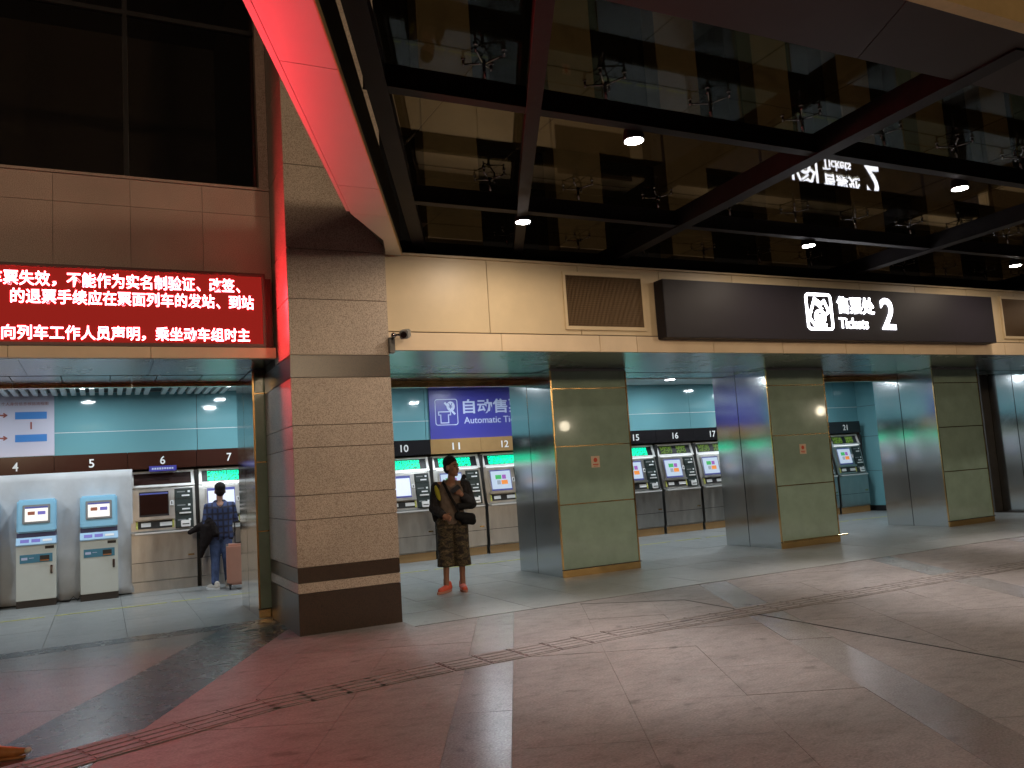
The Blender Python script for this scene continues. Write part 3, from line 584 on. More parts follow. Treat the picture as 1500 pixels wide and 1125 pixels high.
# ------------------------------------------------------------------ ticket machines
A0 = (.02, .93); A1 = (.14, 1.565); TL = math.hypot(A1[0] - A0[0], A1[1] - A0[1]); AN = math.atan2(A1[0] - A0[0], A1[1] - A0[1])
PL = Matrix.Translation((0, A0[0], A0[1])) @ Matrix.Rotation(-AN, 4, 'X')            # tilted control plate: x, -y outwards, z up the plate
H0 = (.15, 1.60); H1 = (.235, 1.845); HA = math.atan2(H1[0] - H0[0], H1[1] - H0[1]); HL = math.hypot(H1[0] - H0[0], H1[1] - H0[1])
PH = Matrix.Translation((0, H0[0], H0[1])) @ Matrix.Rotation(-HA, 4, 'X')
def pb(mtx, *boxes):
    def f(b):
        for q in boxes: b.box(*q)
        b.xf(mtx)
    return f
def machine(n):
    state = 'off' if n == 6 else 'white' if n in (10, 7) else 'menu'
    extra = {6: 'switched off, with dark screen', 7: 'with bright screen, used by the man with a suitcase', 10: 'with plain white screen next to the granite column', 11: 'behind the man in camouflage shorts'}.get(n, 'with coloured menu on its screen')
    words = {6: 'six', 7: 'seven', 8: 'eight', 9: 'nine', 10: 'ten', 11: 'eleven', 12: 'twelve', 13: 'thirteen', 14: 'fourteen', 15: 'fifteen', 16: 'sixteen', 17: 'seventeen', 18: 'eighteen', 19: 'nineteen', 20: 'twenty', 21: 'twenty one'}
    t = thing('ticket_machine', (NX(n), 14.2, 0), label='steel ticket machine under number %s, %s' % (words[n], extra), cat='ticket machine', group='steel ticket machines in a row')
    W = .472
    prof = [(.035, .0), (.035, .15), (0, .17), (0, .87), (-.03, .885), (-.03, .905), A0, A1, H0, H1, (.6, 1.86), (.6, 0)]
    shared('m_body', 'body', 'msteel', t, lambda b: b.profile(prof, -W, W), bevel=.006)
    shared('m_seam', 'door_seam', 'black', t, lambda b: b.box(-W + .004, W - .004, -.002, .002, .444, .452))
    shared('m_pl', 'plinth', 'tan_refl_plinth' if n > 9 else 'msteel', t, lambda b: b.box(-W + .005, W - .005, .027, .036, .002, .148))
    shared('m_gap', 'side_filler', 'black', t, lambda b: b.box(W, W + .06, .12, .5, 0, 1.84))
    # hood and display
    def hood(b):
        b.box(-W, W, -.03, .0, HL - .03, HL + .004); b.box(-W, W, -.035, .0, -.012, .03); b.box(-W, -W + .05, -.0295, .0, .03, HL - .03); b.box(W - .05, W, -.0295, .0, .03, HL - .03); b.xf(PH)
    shared('m_hood', 'hood_frame', 'hood', t, hood, bevel=.006)
    shared('m_disp', 'display', 'ledo' if n == 6 else 'bezelk', t, pb(PH, (-W + .05, W - .05, -.006, -.001, .03, HL - .03)))
    if n != 6:
        if n < 16: shared('m_dt', 'dot_text', 'ledg', t, pb(PH, (-.335, .30, -.0085, -.006, .045, HL - .045)))
        else:
            shared('m_dt1', 'dot_text', 'ledy', t, pb(PH, (-.36, -.06, -.0085, -.006, .05, HL - .05))); shared('m_dt2', 'dot_text', 'ledy', t, pb(PH, (.06, .30, -.0085, -.006, .05, HL - .05)))
        shared('m_hl', 'hood_glint', 'hoodglint', t, pb(PH, (-W + .06, W - .06, -.03, -.022, -.017, -.0125)))  # glowing bar stands in for ceiling lamps reflected in the steel
    # screen
    sx0, sx1, z0, z1 = -.34, .065, .245, .585
    shared('m_sf', 'screen_bezel', 'msteel', t, pb(PL, (sx0 - .04, sx1 + .045, -.018, 0, z0 - .045, z1 + .03)), bevel=.006)
    shared('m_sb', 'screen_border', 'bezelk' if n == 6 else 'bezel', t, pb(PL, (sx0 - .012, sx1 + .012, -.022, -.017, z0 - .03, z1 + .022)))
    s = shared(('m_scr', state), 'screen', {'off': 'scroff', 'white': 'scrw', 'menu': 'scrl'}[state], t, pb(PL, (sx0, sx1, -.025, -.021, z0, z1)))
    if state == 'menu':
        for k, (mt, a, c, e, g) in enumerate((('bgreen', .22, .52, .55, .78), ('bpurple', .56, .76, .55, .78), ('bgrey', .28, .46, .25, .48), ('borange', .50, .82, .25, .48))):
            shared(('m_b', k), 'menu_button', mt, s, pb(PL, (sx0 + a * .405, sx0 + c * .405, -.027, -.0245, z0 + e * .34, z0 + g * .34)))
    else:
        shared(('m_note', state), 'screen_strip', 'bezel', s, pb(PL, (sx0, sx1, -.027, -.0245, z1 - .022, z1)))
    shared('m_rd', 'card_reader', 'white', t, pb(PL, (.095, .145, -.03, 0, .37, .45)), bevel=.004); shared('m_rd2', 'reader_slot', 'black', t, pb(PL, (.112, .128, -.033, -.029, .385, .435)))
    # slot modules on the right
    shared('m_mp', 'module_plate', 'mod', t, pb(PL, (.165, .435, -.008, 0, .005, .635)))
    for k, z in enumerate((.47, .255, .02)):
        md = shared('m_mod', 'slot_module', 'mod', t, pb(PL, (.175, .425, -.02, -.006, 0, .155)), PL.to_3x3() @ Vector((0, 0, z)), bevel=.004)
        shared('m_l1', 'label_strip', 'white', md, pb(PL, (.27, .385, -.0225, -.019, .035, .058))); shared('m_l2', 'arrow_label', 'white', md, pb(PL, (.36, .395, -.0222, -.019, .095, .125)))
        shared('m_l3', 'word_label', 'grey', md, pb(PL, (.20, .32, -.0222, -.019, .1, .118)))
    shared('m_mo', 'note_mouth', 'hood', t, pb(PL, (.245, .385, -.045, -.018, .015, .12)), bevel=.008); shared('m_mo2', 'mouth_slot', 'black', t, pb(PL, (.265, .365, -.048, -.044, .05, .066)))
    shared('m_cd', 'card_shelf', 'hood', t, pb(PL, (.225, .40, -.035, -.018, .225, .25)), bevel=.004)
    # tray
    shared('m_tr', 'tray_recess', 'black', t, pb(PL, (-.40, .145, -.006, .001, .03, .15))); shared('m_shelf', 'tray_shelf', 'msteel', t, pb(PL, (-.41, .15, -.06, -.001, .155, .195)), bevel=.008)
    for k, (a, c) in enumerate(((-.33, -.19), (-.06, .115))): shared(('m_fl', k), 'tray_flap', 'white', t, pb(PL, (a, c, -.014, -.005, .06, .12)), bevel=.003)
    for k, a in enumerate((-.405, .118)): shared(('m_ye', k), 'yellow_label', 'yellow', t, pb(PL, (a, a + .03, -.0145, -.006, .03, .15)))
    shared('m_lip', 'tray_lip', 'hood', t, lambda b: b.box(-.42, .44, -.055, -.028, .882, .906), bevel=.004)
    shared('m_lock', 'lock_plate', 'brass', t, lambda b: b.box(.34, .43, -.004, .001, .50, .525))
    if n == 6:
        tg = shared('m_tag', 'blue_tag', 'blue', t, lambda b: b.box(-.2, .2, .08, .095, 1.845, 1.93))
        shared('m_tagt', 'tag_print', 'bluetext', tg, lambda b: [b.box(-.16 + .036 * k, -.16 + .036 * k + .026, .0785, .081, 1.872, 1.902) for k in range(9)])
    return t
for n in range(6, 22): machine(n)

# ------------------------------------------------------------------ self-service kiosks
def kiosk(x, lb):
    k = thing('service_kiosk', (x, 13.9, 0), label=lb, cat='kiosk', group='blue and white self-service kiosks')
    W = .25
    shared('k_base', 'plinth', 'kbase', k, lambda b: b.box(-W, W, 0, .36, 0, .10))
    shared('k_cab', 'cabinet', 'kwhite', k, lambda b: b.box(-W, W, -.005, .38, .10, .87), bevel=.006)
    shared('k_shelf', 'keypad_shelf', 'kblue2', k, lambda b: b.profile([(-.02, .87), (-.03, .885), (.03, .985), (.38, .985), (.38, .87)], -W - .004, W + .004), bevel=.004)
    kp = Matrix.Translation((0, -.03, .885)) @ Matrix.Rotation(-math.atan2(.06, .1), 4, 'X')
    for i in range(2): shared(('k_key', i), 'shelf_label', 'bviolet', k, pb(kp, (-.2 + .14 * i, -.09 + .14 * i, -.003, .001, .035, .085)))
    shared('k_w', 'shelf_strip', 'white', k, pb(kp, (.08, .2, -.003, .001, .04, .075)))
    shared('k_dk', 'slot_band', 'kdark', k, lambda b: b.profile([(.05, .985), (.065, 1.05), (.38, 1.05), (.38, .985)], -W + .004, W - .004))
    shared('k_head', 'head', 'kblue', k, lambda b: b.profile([(.02, 1.05), (.115, 1.52), (.38, 1.53), (.38, 1.05)], -W, W), bevel=.022)
    hp = Matrix.Translation((0, .02, 1.05)) @ Matrix.Rotation(-math.atan2(.095, .47), 4, 'X')
    shared('k_bz', 'screen_bezel', 'grey', k, pb(hp, (-.175, .175, -.014, .002, .13, .405)), bevel=.006)
    s = shared('k_sc', 'screen', 'scr', k, pb(hp, (-.145, .145, -.017, -.013, .16, .375)))
    shared('k_b1', 'screen_button', 'bbrown', s, pb(hp, (-.11, -.02, -.0185, -.0165, .255, .305))); shared('k_b2', 'screen_button', 'bviolet', s, pb(hp, (.015, .115, -.0185, -.0165, .255, .305))); shared('k_b3', 'screen_bar', 'bezel', s, pb(hp, (-.145, .145, -.0185, -.0165, .35, .375)))
    shared('k_pl', 'maker_plate', 'kteal', k, lambda b: b.box(-.205, .205, -.009, -.004, .625, .745)); shared('k_pl2', 'plate_print', 'bluetext', k, lambda b: (b.box(-.185, -.11, -.0105, -.0085, .67, .705), b.box(-.09, -.03, -.0105, -.0085, .69, .697)))
    shared('k_mo', 'receipt_mouth', 'kbase', k, lambda b: b.box(.045, .165, -.012, -.004, .65, .72)); shared('k_mo2', 'mouth_lip', 'tan', k, lambda b: b.box(.05, .16, -.022, -.004, .642, .658))
    shared('k_hd', 'door_handle', 'chrome', k, lambda b: (b.box(.175, .205, -.02, -.004, .45, .575)), bevel=.005); shared('k_lk', 'lock', 'black', k, lambda b: b.box(.18, .2, -.023, -.019, .46, .48))
    shared('k_lb', 'dark_label', 'kbase', k, lambda b: b.box(.11, .225, -.008, -.004, .81, .85))
kiosk(-.86, 'blue and white kiosk standing under number four'); kiosk(-.05, 'blue and white kiosk standing under number five'); kiosk(-1.59, 'blue and white kiosk beside the one under number four, cut by the picture edge')
MB().tube([(-.55, 14.1, .012), (-.45, 14.05, .012), (-.4, 14.12, .07), (-.34, 14.06, .012), (-.3, 14.12, .1), (-.28, 14.16, .02)], .007, 6).build('kiosk_cable', 'black', smooth=True, label='tangled black cable on the floor between the two kiosks', cat='cable')

# ------------------------------------------------------------------ hall downlights
for i, x in enumerate([-2.3 + 2.1 * k for k in range(10)]):
    for j, (y, pw) in enumerate(((13.5, 23), (12.0, 26))):
        if x > 16.4 or (j and i % 2): continue
        l = thing('hall_downlight', (x, y, 3.14), label='round white recessed downlight in the ticket hall ceiling', cat='downlight', group='ticket hall ceiling downlights')
        shared('h_ring', 'trim_ring', 'white', l, lambda b: b.tube([(0, 0, .0), (0, 0, -.018)], .12, 20)); shared('h_lens', 'lens', 'hlens', l, lambda b: b.tube([(0, 0, -.016), (0, 0, -.024)], .098, 20))
        area('hall_light', (0, 0, -.04), .2, pw, HALL, l)

# ------------------------------------------------------------------ canopy
cn = thing('glass_canopy', (8, 6, 4.1), label='black steel and glass canopy over the plaza front', cat='canopy')
CX, CY, CZ = 8, 6, 4.1
def kbox(x0, x1, y0, y1, z0, z1): return B(x0 - CX, x1 - CX, y0 - CY, y1 - CY, z0 - CZ, z1 - CZ)
def ibeam(b, p, q, w=.1, z0=4.10, z1=4.27):
    p = Vector((*p, 0)); q = Vector((*q, 0)); d = (q - p).normalized(); n = Vector((-d.y, d.x, 0))
    for hw, a, c in ((w / 2, z0, z0 + .014), (w / 2 - .012, z0 + .014, z1)):
        P = [p + n * hw, p - n * hw, q - n * hw, q + n * hw]; b.prism([(v.x - CX, v.y - CY) for v in P], a - CZ, c - CZ)
    return b
for y in (5.12, 7.28): ibeam(MB(), (1.6 if y < 6 else 2.7, y), (19.5, y)).build('cross_beam', 'blacksteel', cn)
ibeam(MB(), (3.0, 9.1), (19.5, 9.1), .12).build('cross_beam', 'blacksteel', cn)
def deep(p, q, w): return ibeam(MB(), p, q, w, 4.085, 4.285)
deep((1.98, 3.2), (4.72, 9.1), .11).build('main_beam', 'blacksteel', cn)
for x in (5.75, 9.95, 14.1): deep((x - .12, 3.2), (x + .25, 9.1), .16).build('main_beam', 'blacksteel', cn)
deep((.88, 3.3), (3.45, 9.1), .14).build('edge_beam', 'blacksteel', cn)
rows = [(3.68, 5.07), (5.07, 7.2), (7.2, 8.92), (8.92, 9.45)]
for k in range(18):
    for ya, yb in rows:
        a = 1.45 + 1.02 * k; c = a + 1.02; p = [(a + .006, ya + .006), (c - .006, ya + .006), (c - .006, yb - .006), (a + .006, yb - .006)]
        # cut along the slanted edge beam
        p = clip(p, -.915, .402, -.915 * .93 + .402 * 3.3)
        if len(p) > 2 and area2(p) > .02: MB().prism([(x - CX, y - CY) for x, y in p], 4.455 - CZ, 4.467 - CZ).build('glass_pane', 'cglass', cn)
def spider(b):
    b.tube([(0, 0, -.19), (0, 0, -.05)], .013, 8)
    for sx in (-1, 1):
        for sy in (-1, 1): b.tube([(0, 0, -.075), (.06 * sx, .06 * sy, -.06), (.11 * sx, .11 * sy, -.045)], [.009, .007, .006], 6); b.tube([(.11 * sx, .11 * sy, -.06), (.11 * sx, .11 * sy, -.006)], .009, 6); b.tube([(.11 * sx, .11 * sy, -.014), (.11 * sx, .11 * sy, -.004)], .018, 8)
for y, x0 in ((5.07, 2.47), (7.2, 3.49), (8.92, 4.51)):
    for k in range(15):
        x = x0 + 1.02 * k
        if x < 17: shared('spider', 'spider_fitting', 'chrome', cn, spider, (x - CX, y - CY, 4.455 - CZ), smooth=True)
# outer edge panels with gold strip
for k in range(9):
    a = .3 + 2.0 * k; MB().prism([(x - CX, y - CY) for x, y in ((a + .004, 3.06), (a + 2 - .004, 3.06), (a + 2.296, 3.69), (a + .304, 3.69))], 0, .35).build('edge_panel', 'brownalu', cn)
kbox(.3, 18.3, 2.97, 3.055, 4.09, 4.46).build('gold_strip', 'gold', cn)
# broad white box beam that catches the red light
bb = thing('box_beam', (1.9, 6.2, 3.93), label='broad white box beam lit red, running out from the granite column', cat='beam')
L = lambda y: .70 + (y - 4.07) * .4325; RR = lambda y: .988 + (y - 3.965) * .4395
def seg(y0, y1, z0=0, z1=.05):
    return MB().prism([(L(y0) - 1.9, y0 - 6.2), (RR(y0) - 1.9, y0 - 6.2), (RR(y1) - 1.9, y1 - 6.2), (L(y1) - 1.9, y1 - 6.2)], z0, z1)
for a, c in ((1.6, 3.1), (3.106, 4.635), (4.641, 6.55), (6.556, 7.24)): seg(a, c).build('soffit_panel', 'redalu', bb)
MB().prism([(x - 1.9, y - 6.2) for x, y in ((L(7.245), 7.245), (RR(7.245), 7.245), (RR(8.53), 8.53), (2.8, 8.53), (2.8, 8.49), (2.62, 8.0))], 0, .05).build('soffit_panel', 'redalu', bb)
MB().prism([(L(1.6) - .065 - 1.9, -4.6), (L(1.6) - .012 - 1.9, -4.6), (L(7.24) - .012 - 1.9, 1.04), (L(7.24) - .04 - 1.9, 1.04)], .018, .5).build('side_panel', 'redalu', bb)
MB().prism([(L(1.6) - .01 - 1.9, -4.6), (RR(1.6) - .005 - 1.9, -4.6), (RR(8.49) - .005 - 1.9, 2.29), (2.8 - 1.9, 2.29), (L(7.24) - 1.9, 1.04)], .052, .5).build('core', 'blacksteel', bb)
MB().prism([(RR(1.6) + .002 - 1.9, -4.6), (RR(1.6) + .012 - 1.9, -4.6), (RR(8.5) + .012 - 1.9, 2.3), (RR(8.5) + .002 - 1.9, 2.3)], -.006, .06).build('edge_strip', 'gold', bb)
# canopy downlights
def downlight(x, y, lb=None):
    d = thing('canopy_downlight', (x, y, 4.05), label=lb or 'round bright downlight hung from the black canopy beams', cat='downlight', group='downlights hung from the canopy beams')
    shared('d_can', 'housing', 'blacksteel', d, lambda b: b.tube([(0, 0, .0), (0, 0, .03), (0, 0, .09), (0, 0, .11)], [.085, .085, .075, .05], 20), smooth=False)
    shared('d_lens', 'lens', 'lens', d, lambda b: b.tube([(0, 0, -.004), (0, 0, .002)], .074, 20))
    shared('d_br', 'bracket', 'blacksteel', d, lambda b: (b.box(-.07, -.055, -.14, .0, .08, .095), b.box(.055, .07, -.14, .0, .08, .095), b.box(-.07, .07, -.15, -.13, .06, .12)))
    l = bpy.data.lights.new('downlight_beam', 'SPOT'); l.energy = 500; l.color = LAMP; l.spot_size = R(54); l.spot_blend = 1; l.shadow_soft_size = .07
    o = bpy.data.objects.new('downlight_beam', l); col.objects.link(o); o.parent = d; o.location = (0, 0, -.02)
    area('downlight_spill', (0, 0, -.012), .14, 21, (1, .80, .60), d)
for x, y, lb in ((3.85, 5.25, 'bright downlight on the outer canopy beam, out in front of the air vent'), (3.95, 7.42, 'bright downlight on the inner canopy beam, closest to the granite column'),
                 (7.86, 5.27, 'bright downlight on the outer canopy beam beside the mirrored sign lettering'), (7.96, 7.40, 'bright downlight on the inner canopy beam above the glowing ticket symbol'),
                 (12.0, 5.27, 'bright downlight on the outer canopy beam past the sign'), (12.25, 7.5, 'bright downlight on the inner canopy beam over the far end of the sign'), (16.2, 7.5, 'bright downlight on the inner canopy beam over the last pillar')): downlight(x, y, lb)

# ------------------------------------------------------------------ globe lamps mirrored in the pillar glass, and added fill masts
def post(x, y, lb):
    p = thing('plaza_lamp', (x, y, -.09), label=lb, cat='lamp post')
    MB().tube([(0, 0, 0), (0, 0, .25), (0, 0, .3), (0, 0, 3.85)], [.12, .12, .06, .05], 12).build('post', 'blacksteel', p, smooth=True)
    MB().ball((0, 0, 4.1), .3, 20, 12).build('globe', emis('globe_light', (1, .85, .62), 30), p, smooth=True)
def mast(x, y, lb, power=1400):  # unseen lamp posts, added for warm fill across the front
    p = thing('fill_mast', (x, y, -.09), label=lb, cat='lamp post', group='added fill lamp posts behind the plaza')
    shared('mast_p', 'post', 'blacksteel', p, lambda b: b.tube([(0, 0, 0), (0, 0, .3), (0, 0, .35), (0, 0, 4.9)], [.12, .12, .07, .05], 12), smooth=True)
    shared('mast_a', 'arm', 'blacksteel', p, lambda b: b.tube([(0, 0, 4.85), (0, .5, 5.0), (0, 1.0, 5.0)], .035, 8)); shared('mast_h', 'lamp_head', 'grey', p, lambda b: b.box(-.15, .15, .85, 1.5, 4.95, 5.06), bevel=.02)
    shared('mast_l', 'lens', 'mastlens', p, lambda b: b.box(-.12, .12, .95, 1.45, 4.935, 4.952))
    l = bpy.data.lights.new('mast_fill', 'SPOT'); l.energy = power; l.color = (1, .74, .48); l.spot_size = R(84); l.spot_blend = .9; l.shadow_soft_size = .45
    o = bpy.data.objects.new('mast_fill', l); col.objects.link(o); o.parent = p; o.location = (0, 1.2, 4.9); o.rotation_euler = (R(95), 0, 0)
M['mastlens'] = emis('mast_lens', (1, .78, .5), 40)
for x, pw in ((-11, 900), (-3, 1400), (5, 1400), (13, 1400)): mast(x, -9, 'added single arm fill lamp post standing on the plaza away from the hall', pw)
post(25.3, -23.8, 'globe lamp post standing out on the plaza, mirrored in a pillar beside the man'); post(40, -17.5, 'globe lamp post standing further along the plaza, mirrored in the pillar with loose strip')

# ------------------------------------------------------------------ people
def skinned(name, mb, mt, parent, voxel=.014, smooth=4, **tags):
    me = mb.mesh(name); o = bpy.data.objects.new(name, me); col.objects.link(o)
    r = o.modifiers.new('r', 'REMESH'); r.mode = 'VOXEL'; r.voxel_size = voxel; r.use_smooth_shade = True
    s = o.modifiers.new('s', 'SMOOTH'); s.iterations = smooth; s.factor = .5
    me2 = bpy.data.meshes.new_from_object(o.evaluated_get(bpy.context.evaluated_depsgraph_get())); bpy.data.objects.remove(o)
    for p in me2.polygons: p.use_smooth = True
    me2.materials.clear(); return put(name, me2, mt, parent, **tags)
def head(b, c, yaw, s=1.0):
    """skull, jaw, nose, lips, brow, ears around centre c, turned by yaw (0 faces -y)"""
    h = MB(); h.ball((0, .012, .03), (.076, .094, .098), 18, 12); h.ball((0, -.022, -.045), (.058, .068, .072), 14, 10); h.cap((0, -.084, .012), (0, -.108, -.024), .010, .016); h.cap((-.022, -.078, -.064), (.022, -.078, -.064), .013, .013)
    h.ball((0, -.07, -.1), (.028, .024, .02)); h.cap((-.04, -.078, .034), (.04, -.078, .034), .012, .012)
    for s_ in (-1, 1): h.ball((s_ * .08, .012, -.008), (.014, .024, .034)); h.ball((s_ * .036, -.06, -.03), (.026, .026, .024))
    h.xf(Matrix.Translation(c) @ Matrix.Rotation(yaw, 4, 'Z') @ Matrix.Scale(s, 4)); b.add(h.v, h.f)
def hand(b, wrist, d, side, curl=.5, thumb=1):
    """palm, four unequal bent fingers and a thumb leaving the side of the palm"""
    d = Vector(d).normalized(); s = Vector(side).normalized(); s = (s - d * s.dot(d)).normalized(); n = d.cross(s); w0 = Vector(wrist)
    for k in (-1, 0, 1): b.cap(w0 + s * .018 * k, w0 + d * .075 + s * .024 * k, .016, .015, 8)
    for k, ln in ((-1.5, .9), (-.5, 1.05), (.5, 1.0), (1.5, .78)):
        p = w0 + d * .085 + s * .019 * k; q = p + (d * math.cos(curl * .6) + n * math.sin(curl * .6)) * .038 * ln; r = q + (d * math.cos(curl * 1.6) + n * math.sin(curl * 1.6)) * .03 * ln; t = r + (d * math.cos(curl * 2.3) + n * math.sin(curl * 2.3)) * .02 * ln
        b.cap(p, q, .0095, .009, 8); b.cap(q, r, .009, .0085, 8); b.cap(r, t, .0085, .0075, 8)
    p = w0 + d * .03 + s * .03 * thumb; q = p + (d * .6 + s * thumb * .7 + n * .3).normalized() * .04; b.cap(p, q, .012, .010, 8); b.cap(q, q + (d * .9 + n * .5).normalized() * .03, .010, .008, 8)
def hairball(b, c, yaw, s=1.0, back=False):
    h = MB(); h.ball((0, .03, .066), (.09, .1, .094), 18, 12); h.ball((0, .055, .0), (.08, .066, .085), 14, 10)
    rnd = random.Random(3)
    for k in range(46):
        a = rnd.uniform(-2.2, 2.2) + math.pi / 2; e = rnd.uniform(.25, 1.45); q = Vector((.088 * math.cos(a) * math.cos(e), .024 + .098 * math.sin(a) * math.cos(e), .052 + .094 * math.sin(e))); h.cap(q * .96, q * 1.06 + Vector((0, -.01, .004)), .014, .005, 6)
    h.xf(Matrix.Translation(c) @ Matrix.Rotation(yaw, 4, 'Z') @ Matrix.Scale(s, 4)); b.add(h.v, h.f)
def shoe_mb(x, y, yaw, s=1.0):
    h = MB(); h.cap((0, .055, .045), (0, -.06, .04), .042, .04); h.cap((0, -.06, .036), (0, -.14, .032), .043, .036); h.cap((0, .05, .05), (0, .045, .085), .042, .04)
    h.xf(Matrix.Translation((x, y, 0)) @ Matrix.Rotation(yaw, 4, 'Z') @ Matrix.Scale(s, 4)); return h
def sole_mb(x, y, yaw, s=1.0):
    pts = [(.036 * math.cos(a) * (1.12 if math.sin(a) < 0 else 1), -.045 + .145 * math.sin(a)) for a in [k * 2 * math.pi / 16 for k in range(16)]]
    h = MB().prism(pts, 0, .022); h.xf(Matrix.Translation((x, y, 0)) @ Matrix.Rotation(yaw, 4, 'Z') @ Matrix.Scale(s * 1.14, 4)); return h

# man in camouflage shorts, facing the plaza, head turned along the hall front
pm = thing('person', (4.07, 10.16, .002), R(-21.8), label='person in grey shirt, dark sleeves and camouflage shorts with black shoulder bag', cat='person')
b = MB(); HC = (.035, -.015, 1.585)
head(b, HC, R(50)); b.cap((.015, .0, 1.37), (.03, -.0, 1.52), .056, .05)
b.cap((0, 0, .95), (.01, 0, 1.34), .12, .11); b.cap((-.14, 0, 1.36), (.16, 0, 1.36), .055, .055); b.cap((-.07, 0, .92), (.07, 0, .92), .11, .11)
LSH, LEL, LWR = (-.185, .01, 1.34), (-.225, .0, 1.07), (-.10, -.16, .975)      # his right arm, hand before the belly
RSH, REL, RWR = (.20, .01, 1.34), (.265, -.03, 1.10), (.135, -.20, 1.235)       # his left arm, hand raised to the chest
for S, E_, W_ in ((LSH, LEL, LWR), (RSH, REL, RWR)): b.cap(S, E_, .05, .042); b.cap(E_, W_, .042, .028)
hand(b, LWR, (.75, -.35, -.4), (.3, 0, .8), .9, 1); hand(b, RWR, (-.55, -.2, .55), (.6, -.2, .6), 1.1, -1)
for s, fx, fy in ((-1, -.115, -.03), (1, .095, .02)):
    b.cap((s * .085, 0, .9), (s * .1, -.01, .5), .085, .055); b.cap((s * .1, -.01, .5), (fx * 1.0, .01 + fy, .10), .052, .036); b.cap((fx, .01 + fy, .1), (fx, fy, .05), .036, .036)
body = skinned('body', b, 'skin', pm, .009, 3)
h = MB(); hairball(h, HC, R(50)); skinned('hair', h, 'hair', pm, .009, 1)
for s_ in (-1, 1):
    e = MB().ball((s_ * .034, -.083, .012), (.013, .008, .007)); e.cap((s_ * .018, -.088, .036), (s_ * .052, -.078, .036), .005, .004, 6); e.xf(Matrix.Translation(HC) @ Matrix.Rotation(R(50), 4, 'Z')); e.build('eye_and_brow', 'hair', body, smooth=True)
b = MB(); rings = [(.855, .168, .122), (.93, .165, .12), (1.05, .158, .115), (1.2, .165, .12), (1.29, .178, .118), (1.36, .17, .095), (1.40, .11, .08), (1.425, .07, .068)]
vs = []; fs = []
for z, rx_, ry_ in rings: vs += [(.005 + rx_ * math.cos(k * math.pi / 12), ry_ * math.sin(k * math.pi / 12), z) for k in range(24)]
for j in range(len(rings) - 1): fs += [(j * 24 + k, j * 24 + (k + 1) % 24, (j + 1) * 24 + (k + 1) % 24, (j + 1) * 24 + k) for k in range(24)]
fs += [tuple(range(23, -1, -1)), tuple(range(len(vs) - 24, len(vs)))]; b.add(vs, fs)
skinned('shirt', b, 'shirt', pm, .011, 2)
b = MB(); b.cap(LSH, LEL, .075, .068); b.cap(LEL, Vector(LEL).lerp(Vector(LWR), .8), .072, .06); b.cap((-.17, .0, 1.33), (-.2, .02, 1.2), .075, .07); b.cap((-.22, .02, 1.1), (-.2, .02, .93), .06, .05)
skinned('sleeve', b, 'sleeve', pm, .012, 3, label='dark sleeve of the lowered arm')
b = MB(); b.cap(RSH, REL, .076, .07); b.cap(REL, Vector(REL).lerp(Vector(RWR), .72), .072, .06); b.cap((.18, 0, 1.35), (.22, .03, 1.24), .075, .07); b.cap((.17, .05, 1.40), (.19, .07, 1.46), .04, .03)
skinned('sleeve', b, 'sleeve', pm, .012, 3, label='dark sleeve of the raised arm')
b = MB(); b.ball((-.165, -.062, 1.265), (.032, .022, .105)); q = b; q.xf(Matrix.Translation((-.165, -.062, 1.265)) @ Matrix.Rotation(R(-14), 4, 'Y') @ Matrix.Translation((.165, .062, -1.265))); b.build('yellow_patch', 'yel', pm, smooth=True)
b = MB(); b.cap((-.09, 0, .86), (.09, 0, .86), .125, .125)
for s in (-1, 1): b.cap((s * .09, 0, .84), (s * .105, -.005, .42), .128, .108); b.tube([(s * .1, -.005, .5), (s * .105, -.005, .4), (s * .108, -.008, .315)], [.10, .112, .115], 16)
skinned('shorts', b, 'camo', pm, .013, 2)
for fx, fy, yw in ((-.115, -.03, -.5), (.095, .02, .12)):
    s_ = skinned('shoe', shoe_mb(fx, fy, yw, 1.13), 'shoe', pm, .008, 2); sole_mb(fx, fy, yw, 1.1).build('sole', 'sole', s_)
    MB().cap((fx, fy + .03, .10), (fx, fy + .025, .155), .043, .041).build('sock', 'sock', pm, smooth=True)
bagt = thing('shoulder_bag', (4.07, 10.16, .002), R(-21.8), label='black shoulder bag worn across the chest of the person in shorts', cat='bag')
b = MB(); b.cap((.10, -.15, 1.08), (.235, -.11, 1.08), .05, .05); b.cap((.09, -.16, .96), (.25, -.11, .93), .06, .06); b.cap((.16, -.13, .90), (.26, -.09, .88), .055, .055); skinned('pouch', b, 'bag', bagt, .011, 2)
b = MB()
pts = [(-.075, .04, 1.415), (-.085, -.045, 1.395), (-.05, -.125, 1.32), (0, -.158, 1.2), (.05, -.168, 1.11), (.09, -.17, 1.02)]
for p, q in zip(pts, pts[1:]): b.cap(p, q, .021, .021, 8)
skinned('strap', b, 'bag', bagt, .008, 1)
ph = B(-.034, .034, -.006, .006, -.07, .07); ph.xf(Matrix.Translation((4.07, 10.16, .002)) @ Matrix.Rotation(R(-21.8), 4, 'Z') @ Matrix.Translation((.065, -.262, 1.305)) @ Matrix.Rotation(R(-35), 4, 'X') @ Matrix.Rotation(R(50), 4, 'Y'))
ph.build('mobile_phone', 'bezelk', bevel=.005, label='small dark phone held at the chest by the person in shorts', cat='phone')

